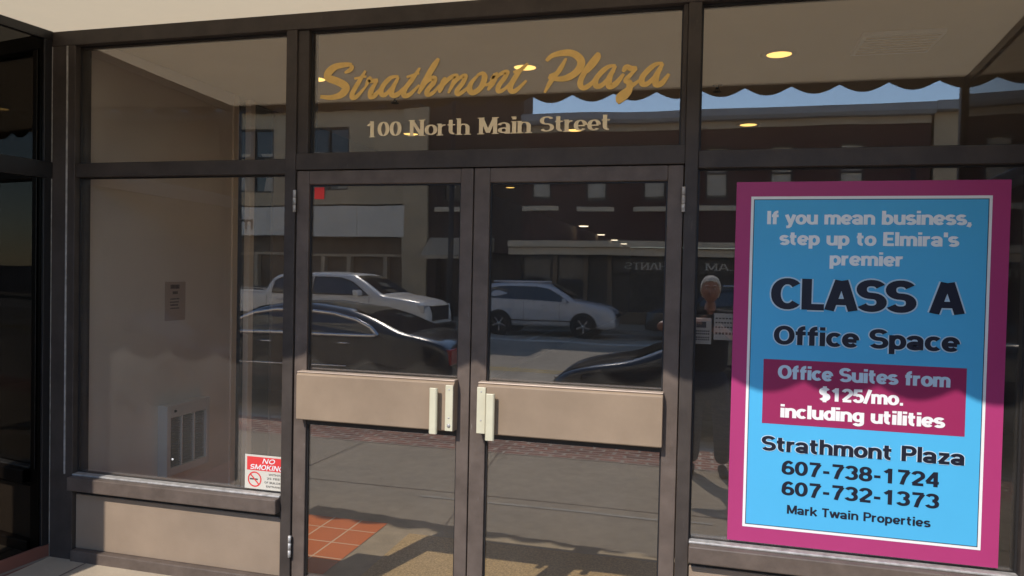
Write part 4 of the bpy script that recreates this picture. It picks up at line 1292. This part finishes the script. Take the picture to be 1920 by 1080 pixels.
# arched black saloon parked nearest, nose to -X
SED = dict(W=1.82, roofz=1.42, rw=.70, wr=.33, wheels=(1.42, -1.40), spokes=7, trim=.030, chromeh=True,
  top=[(-2.42, .78), (-2.38, .98), (-2.0, 1.09), (-1.75, 1.12), (-1.3, 1.30), (-.85, 1.43), (-.3, 1.49), (.2, 1.48), (.6, 1.40), (1.0, 1.20), (1.35, 1.05), (1.9, .95), (2.25, .82), (2.40, .62)],
  belt=[(-2.42, .88), (-2.0, 1.02), (-1.0, 1.05), (1.0, 1.0), (2.0, .86), (2.4, .6)],
  bot=[(-2.42, .42), (-2.1, .26), (-1.8, .22), (1.8, .22), (2.2, .24), (2.4, .36)],
  wid=[(-2.42, .80), (-2.2, .93), (-1.6, 1.0), (1.5, 1.0), (2.0, .95), (2.3, .84), (2.4, .74)], roofw=None,
  sidewin=[[(-1.42, 1.09), (-1.30, 1.18), (-1.05, 1.28), (-.7, 1.35), (-.2, 1.385), (.25, 1.37), (.55, 1.32), (.85, 1.20), (1.1, 1.07), (.9, 1.06), (-1.35, 1.075)]],
  handles=[(-.95, .97), (.25, .95)], seams=(-.42, .95), mirror=(.85, 1.06),
  strips=[(-1.0, 1.0, .66, .64, .012, 'chrome')],
  screens=[('rear_window', ((-1.80, 1.125), (-.93, 1.425))), ('windshield', ((1.28, 1.085), (.58, 1.42)))],
  lamps=[(lampquad(.42, .72, .72, .92), (-2.42, -2.2), 'taillight', 'tail_light'), (lampquad(.40, .64, .60, .74), (2.1, 2.31), 'headlight', 'headlight')],
  extra=[('rear_plate', [(-2.445, -2.41, -.26, .26, .60, .72)], 'white'), ('rear_bumper', [(-2.46, -2.3, -.76, .76, .34, .52)], 'blackplastic')])
vehicle('black_saloon_car', "black saloon car with chrome trimmed arched side windows, mirrored nearest in the left door", 'car', (-5.62, -6.65, ROAD), math.pi, black_paint, SED)

BLK = dict(W=1.82, roofz=1.42, rw=.70, wr=.33, wheels=(1.40, -1.40), spokes=5, trim=.010, trimm='blackplastic',
  top=[(-2.35, .80), (-2.3, 1.02), (-1.7, 1.10), (-1.2, 1.26), (-.6, 1.42), (0, 1.46), (.5, 1.40), (.95, 1.18), (1.30, 1.02), (1.8, .94), (2.15, .84), (2.36, .62)],
  belt=[(-2.35, .9), (-1.0, 1.0), (1.0, .96), (2.0, .84), (2.36, .6)],
  bot=[(-2.35, .42), (-2.0, .24), (2.0, .22), (2.36, .30)],
  wid=[(-2.35, .80), (-2.1, .93), (-1.6, 1.0), (1.5, 1.0), (2.0, .94), (2.25, .82), (2.36, .70)], roofw=None,
  sidewin=[[(-1.3, 1.04), (-1.0, 1.22), (-.5, 1.33), (.1, 1.35), (.5, 1.28), (.95, 1.02)]],
  handles=[(-.9, .93), (.2, .92)], seams=(-.4, .9), mirror=(.85, 1.02), strips=[],
  screens=[('rear_window', ((-1.72, 1.11), (-.7, 1.41))), ('windshield', ((1.25, 1.06), (.52, 1.40)))],
  lamps=[(lampquad(.42, .70, .70, .9), (-2.35, -2.15), 'taillight', 'tail_light'), (lampquad(.36, .62, .62, .74), (2.06, 2.28), 'headlight', 'headlight')],
  extra=[('grille', [(2.25, 2.345, -.36, .36, .38, .58)], 'blackplastic'), ('front_plate', [(2.33, 2.365, -.22, .22, .40, .52)], 'white')])
vehicle('black_coupe_car', "glossy blue black car parked nose first behind the saloon, mirrored in the right door", 'car', (.45, -6.6, ROAD), math.pi, navy_paint, BLK).scale = (1, 1, .90)

TRK = dict(W=2.02, roofz=1.86, rw=.78, wr=.40, wheels=(1.85, -1.88), spokes=6, trim=.012, trimm='blackplastic', chromeh=False,
  top=[(-2.95, 1.35), (-2.92, 1.42), (-1.30, 1.42), (-1.26, 1.44), (-1.18, 1.78), (-.9, 1.86), (.2, 1.88), (1.0, 1.84), (1.35, 1.66), (1.80, 1.38), (2.3, 1.32), (2.75, 1.24), (2.88, 1.10), (2.92, .9)],
  belt=[(-2.95, 1.30), (1.7, 1.33), (2.6, 1.16), (2.92, .86)],
  bot=[(-2.95, .55), (-2.6, .46), (2.6, .42), (2.92, .46)],
  wid=[(-2.95, .97), (-2.7, 1.0), (2.3, 1.0), (2.75, .95), (2.92, .86)], roofw=None,
  sidewin=[[(-1.08, 1.37), (-1.04, 1.66), (-.85, 1.75), (-.05, 1.77), (-.05, 1.37)], [(.03, 1.37), (.03, 1.77), (.75, 1.75), (1.05, 1.66), (1.48, 1.37)]],
  handles=[(-.85, 1.22), (.25, 1.22)], seams=(-1.22, -.02, 1.5), mirror=(1.25, 1.36), strips=[(-1.2, 1.4, .5, .5, .03, 'blackplastic')],
  screens=[('windshield', ((1.76, 1.42), (1.08, 1.83))), ('rear_window', ((-1.27, 1.47), (-1.19, 1.76)))],
  lamps=[(lampquad(.60, .92, .98, 1.16), (2.62, 2.84), 'headlight', 'headlight'), (lampquad(.86, 1.0, .9, 1.3), (-2.97, -2.85), 'taillight', 'tail_light')],
  extra=[('grille', [(2.8, 2.94, -.55, .55, .78, 1.14)], 'blackplastic'), ('front_bumper', [(2.72, 3.0, -.92, .92, .48, .72)], 'chrome'), ('bed_rail', [(-2.9, -1.34, .88, .97, 1.415, 1.45), (-2.9, -1.34, -.97, -.88, 1.415, 1.45)], 'blackplastic')])
vehicle('white_pickup_truck', "white crew cab pickup truck mirrored behind the black saloon car", 'pickup truck', (-9.05, -13.5, ROAD), 0, white_paint, TRK)

SUV = dict(W=1.86, roofz=1.62, rw=.76, wr=.36, wheels=(1.30, -1.32), spokes=5, trim=.010, trimm='chrome',
  top=[(-2.28, .95), (-2.25, 1.10), (-2.05, 1.42), (-1.8, 1.60), (-1.2, 1.66), (-.3, 1.67), (.25, 1.60), (.7, 1.36), (1.0, 1.16), (1.6, 1.08), (2.05, .98), (2.22, .84), (2.28, .6)],
  belt=[(-2.28, .98), (-1.5, 1.12), (.9, 1.04), (1.8, .94), (2.28, .6)],
  bot=[(-2.28, .44), (-2.0, .30), (2.0, .28), (2.28, .34)],
  wid=[(-2.28, .86), (-2.0, .96), (-1.5, 1.0), (1.5, 1.0), (1.95, .94), (2.2, .82), (2.28, .74)], roofw=None,
  sidewin=[[(-1.95, 1.22), (-1.75, 1.45), (-1.3, 1.53), (-.2, 1.54), (.2, 1.48), (.55, 1.30), (.85, 1.10), (-1.6, 1.15)]],
  handles=[(-.95, 1.0), (.05, .98)], seams=(-.55, .55), mirror=(.72, 1.08), strips=[(-1.0, .95, .5, .5, .015, 'blackplastic')],
  screens=[('windshield', ((.98, 1.19), (.28, 1.59))), ('rear_window', ((-2.18, 1.24), (-1.9, 1.54)))],
  lamps=[(lampquad(.44, .72, .74, .88), (2.0, 2.17), 'headlight', 'headlight'), (lampquad(.62, .86, .92, 1.14), (-2.28, -2.1), 'taillight', 'tail_light')],
  extra=[('grille', [(2.12, 2.27, -.45, .45, .52, .78)], 'blackplastic'), ('roof_rail', [(-1.6, .0, .60, .64, 1.66, 1.70), (-1.6, .0, -.64, -.60, 1.66, 1.70)], 'chrome')])
vehicle('white_suv', "white compact SUV parked at the far kerb, mirrored in the right door", 'SUV', (-4.83, -19.85, ROAD), 0, white_suv_paint, SUV)
SU2 = dict(SUV); SU2['trimm'] = 'blackplastic'
vehicle('dark_suv', "charcoal SUV at the far kerb, mirrored beside the reflected man", 'SUV', (.55, -19.85, ROAD), math.pi, dark_paint, SU2)

# ------------------------------------------------------------------ the photographer, mirrored beside the poster
M['skin'] = mat("skin", (0.34, 0.155, 0.105), 0.5, var=0.08, scale=14)
M['hair'] = mat("white_hair", (0.68, 0.66, 0.62), 0.7, var=0.15, scale=60, bump=0.5, bscale=90)
M['shirt'] = mat("dark_maroon_black_shirt", (0.018, 0.016, 0.020), 0.85, var=0.25, scale=10, bump=0.3, bscale=12)
M['trouser'] = mat("navy_trousers", (0.028, 0.036, 0.075), 0.85, var=0.25, scale=8, bump=0.3, bscale=10)
M['shoe'] = mat("black_shoes", (0.012, 0.011, 0.011), 0.4)
M['phone'] = mat("black_phone", (0.01, 0.01, 0.012), 0.15)
M['eye'] = mat("eye_white", (0.7, 0.68, 0.64), 0.3)

def skin_mesh(name, verts, edges, m, parent, root=0, sub=2):
    """verts: (x, y, z, rx, ry)"""
    bm = bmesh.new()
    ly = bm.verts.layers.skin.verify()
    vs = []
    for i, (x, y, z, a, b) in enumerate(verts):
        v = bm.verts.new((x, y, z)); v[ly].radius = (a, b); v[ly].use_root = (i == root)
        vs.append(v)
    for a, b in edges:
        bm.edges.new((vs[a], vs[b]))
    me = bpy.data.meshes.new(name); bm.to_mesh(me); bm.free()
    me.materials.append(m)
    o = bpy.data.objects.new(name, me); COL.objects.link(o); o.parent = parent
    sk = o.modifiers.new("skin", 'SKIN'); sk.use_smooth_shade = True
    ss = o.modifiers.new("sub", 'SUBSURF'); ss.levels = ss.render_levels = sub
    return o

PY = -3.72
pp = thing('person', "white haired man in dark shirt and navy trousers raising his arms, mirrored beside the poster", 'person', (.06, PY, gz(PY)))
V = [(0, 0, .98, .10, .08), (0, -.01, 1.14, .125, .09), (0, -.005, 1.32, .17, .115), (0, -.012, 1.46, .075, .07), (0, -.006, 1.53, .054, .056), (0, .002, 1.60, .052, .056)]
E = [(0, 1), (1, 2), (2, 3), (3, 4), (4, 5)]
def add_chain(prev, pts):
    for p in pts:
        V.append(p); E.append((prev, len(V) - 1)); prev = len(V) - 1
    return prev
wl = add_chain(2, [(-.19, 0, 1.435, .062, .062), (-.33, .03, 1.39, .050, .050), (-.455, .08, 1.335, .043, .043), (-.30, .16, 1.39, .042, .042), (-.16, .22, 1.425, .030, .032), (-.09, .25, 1.41, .030, .020)])
wr = add_chain(2, [(.19, 0, 1.435, .062, .062), (.29, .04, 1.30, .050, .050), (.35, .10, 1.17, .043, .043), (.26, .18, 1.23, .042, .042), (.17, .24, 1.30, .030, .032), (.115, .265, 1.345, .030, .020)])
for s_, base, o3 in ((1, wl, Vector((-.09, .25, 1.41))), (-1, wr, Vector((.115, .265, 1.345)))):
    for k in range(4):           # fingers curl round the back of the phone
        z = .030 - .020 * k
        L_ = (.85, 1.0, .95, .75)[k]
        a = o3 + Vector((s_ * .030, .012, z * .9)); b = a + Vector((s_ * .035 * L_, .012, -.002)); c_ = b + Vector((s_ * .026 * L_, -.006, -.004)); d = c_ + Vector((s_ * .016 * L_, -.014, -.002))
        add_chain(base, [(*a, .0095, .0095), (*b, .009, .009), (*c_, .0085, .0085), (*d, .007, .007)])
    a = o3 + Vector((s_ * .012, -.020, .030)); b = a + Vector((s_ * .026, -.012, .018)); c_ = b + Vector((s_ * .024, .0, .004))
    add_chain(base, [(*a, .012, .012), (*b, .010, .010), (*c_, .008, .008)])
hips = add_chain(0, [(0, 0, .90, .105, .085)])
for s_ in (-1, 1):
    add_chain(hips, [(s_ * .095, .0, .76, .070, .075), (s_ * .12, .015, .50, .050, .055), (s_ * .14, -.01, .12, .038, .042)])
tmp = skin_mesh('body', V, E, M['skin'], pp)
bpy.context.view_layer.update()
dg = bpy.context.evaluated_depsgraph_get()
bme = bpy.data.meshes.new_from_object(tmp.evaluated_get(dg))
bpy.data.objects.remove(tmp)
def g2(a, b): return math.exp(-(a * a + b * b))
def head_point(th, ph, k=1.0):
    """skull with brow, eye sockets, nose, lips and chin"""
    sx, sy, sz = math.sin(ph) * math.cos(th), math.sin(ph) * math.sin(th), math.cos(ph)
    x, y, z = .079 * math.copysign(abs(sx) ** .9, sx), .012 + .099 * sy, 1.690 + .118 * sz
    if sz < 0:
        q = (-sz) ** 1.5
        x *= 1 - .13 * q
        y += .020 * q * max(0, sy) - .004 * q + (.022 * q if sy < 0 else 0)
    if sy > 0:
        ax = abs(x)
        y += .026 * g2(x / .013, (z - 1.668) / .017) + .012 * g2(x / .011, (z - 1.697) / .024)
        y -= .011 * g2((ax - .032) / .016, (z - 1.703) / .011)
        y += .006 * g2((ax - .030) / .024, (z - 1.724) / .009)
        y += .005 * g2(x / .024, (z - 1.631) / .006) + .005 * g2(x / .020, (z - 1.618) / .006) - .005 * g2(x / .028, (z - 1.6245) / .0025)
        y += .006 * g2(x / .020, (z - 1.590) / .014) + .004 * g2((ax - .045) / .018, (z - 1.672) / .018)
    return Vector((x * k, .012 + (y - .012) * k, 1.690 + (z - 1.690) * k))
hm = MB()
nth, nph = 72, 56
vs = [head_point(2 * math.pi * i / nth, math.pi * (j_ + .02) / (nph + .04)) for j_ in range(nph + 1) for i in range(nth)]
fs = [(j_ * nth + i, j_ * nth + (i + 1) % nth, (j_ + 1) * nth + (i + 1) % nth, (j_ + 1) * nth + i) for j_ in range(nph) for i in range(nth)]
fs += [tuple(range(nth))[::-1], tuple(nph * nth + i for i in range(nth))]
hm.add(vs, fs, 0, True)
for s_ in (-1, 1):               # ears
    hm.tube([(s_ * .072, .018, 1.668), (s_ * .084, .008, 1.672), (s_ * .090, .0, 1.690), (s_ * .090, -.006, 1.712), (s_ * .080, .004, 1.722), (s_ * .074, .012, 1.712)], [.006, .008, .008, .008, .007, .005], 8)
hm.add([tuple(v.co) for v in bme.vertices], [tuple(p.vertices) for p in bme.polygons], 0, True)
body = hm.build('body', M['skin'], pp)
rm = body.modifiers.new("fuse", 'REMESH')
rm.mode = 'VOXEL'; rm.voxel_size = .0055; rm.use_smooth_shade = True
for s_ in (-1, 1):
    mb = MB()
    c3 = (s_ * .032, .0885, 1.702)
    mb.lathe([(0, -.012), (.008, -.009), (.012, 0), (.009, .008), (.0045, .0112)], c3, 'y', 14)
    mb.lathe([(.0045, .0113), (0, .0122)], c3, 'y', 14, mi=1)
    mb.build('eye', [M['eye'], M['ink']], pp)
for s_ in (-1, 1):               # upper eyelids
    mb = MB(); mb.tube([(s_ * .046, .088, 1.704), (s_ * .038, .0965, 1.7105), (s_ * .030, .099, 1.7115), (s_ * .020, .096, 1.707)], [.003, .0045, .0045, .003], 6)
    mb.build('eyelid', M['skin'], pp)
M['lip'] = mat("lips", (0.30, 0.12, 0.09), 0.5)
mb = MB()
mb.tube([(-.026, .103, 1.6255), (-.012, .1105, 1.6275), (.0, .1115, 1.6265), (.012, .1105, 1.6275), (.026, .103, 1.6255)], [.002, .004, .0042, .004, .002], 6)
mb.build('lips', M['lip'], pp)
for s_ in (-1, 1):
    mb = MB(); mb.tube([(s_ * .050, .092, 1.724), (s_ * .034, .104, 1.729), (s_ * .018, .108, 1.725)], [.003, .0045, .003], 6)
    mb.build('eyebrow', M['hair'], pp)
mb = MB()                        # white hair: thin crown, fuller at the sides and back
vs = []
nu, nv = 48, 16
for j_ in range(nv + 1):
    for i in range(nu):
        th = 2 * math.pi * i / nu
        fwd = math.sin(th)
        lim = .30 if fwd > .80 else (.30 + (.80 - fwd) / .5 * .16 if fwd > .30 else (.46 + (.30 - fwd) / .5 * .16 if fwd > -.2 else .68))
        lim += .012 * math.sin(7 * th)
        ph = .02 + (math.pi * lim - .02) * j_ / nv
        p_ = head_point(th, ph, 1.05 + .11 * min(1, ph / 1.0) * (1 if fwd < .6 else .2) + .012 * random.uniform(-1, 1) + .012 * math.sin(9 * th + 3 * ph))
        vs.append(p_)
fs = [(j_ * nu + i, j_ * nu + (i + 1) % nu, (j_ + 1) * nu + (i + 1) % nu, (j_ + 1) * nu + i) for j_ in range(nv) for i in range(nu)]
fs.append(tuple(range(nu))[::-1])
mb.add(vs, fs, 0, True)
ho = mb.build('hair', M['hair'], pp)
sd = ho.modifiers.new("thick", 'SOLIDIFY'); sd.thickness = .022; sd.offset = -1
SV = [(0, 0, .88, .20, .15), (0, -.01, 1.10, .175, .13), (0, -.005, 1.30, .195, .135), (0, -.01, 1.45, .10, .085), (0, -.008, 1.50, .078, .072),
      (-.19, 0, 1.435, .082, .082), (-.31, .025, 1.40, .074, .074), (.19, 0, 1.435, .082, .082), (.27, .035, 1.325, .074, .074)]
skin_mesh('shirt', SV, [(0, 1), (1, 2), (2, 3), (3, 4), (2, 5), (5, 6), (2, 7), (7, 8)], M['shirt'], pp)
TV = [(0, 0, 1.0, .175, .13), (0, 0, .88, .165, .135), (-.10, 0, .73, .10, .105), (-.125, .015, .50, .082, .085), (-.14, -.01, .08, .070, .075), (.10, 0, .73, .10, .105), (.125, .015, .50, .082, .085), (.14, -.01, .08, .070, .075)]
skin_mesh('trousers', TV, [(0, 1), (1, 2), (2, 3), (3, 4), (1, 5), (5, 6), (6, 7)], M['trouser'], pp)
for s_ in (-1, 1):
    skin_mesh('shoe', [(s_ * .14, -.06, .045, .045, .042), (s_ * .145, .04, .045, .048, .040), (s_ * .155, .16, .032, .046, .030), (s_ * .158, .22, .028, .034, .024)], [(0, 1), (1, 2), (2, 3)], M['shoe'], pp)
t = thing('phone', "black phone held in both hands at the man's chest", 'phone', (.06 + .012, PY + .283, gz(PY) + 1.34))
mb = MB(); mb.box(-.082, .082, -.005, .004, .0, .078); mb.build('phone_body', M['phone'], t, bevel=.003)
mb = MB(); mb.lathe([(0, .0065), (.010, .0065), (.011, .004)], (.06, 0, .06), 'y', 14); mb.build('phone_lens', M['carglass'], t)
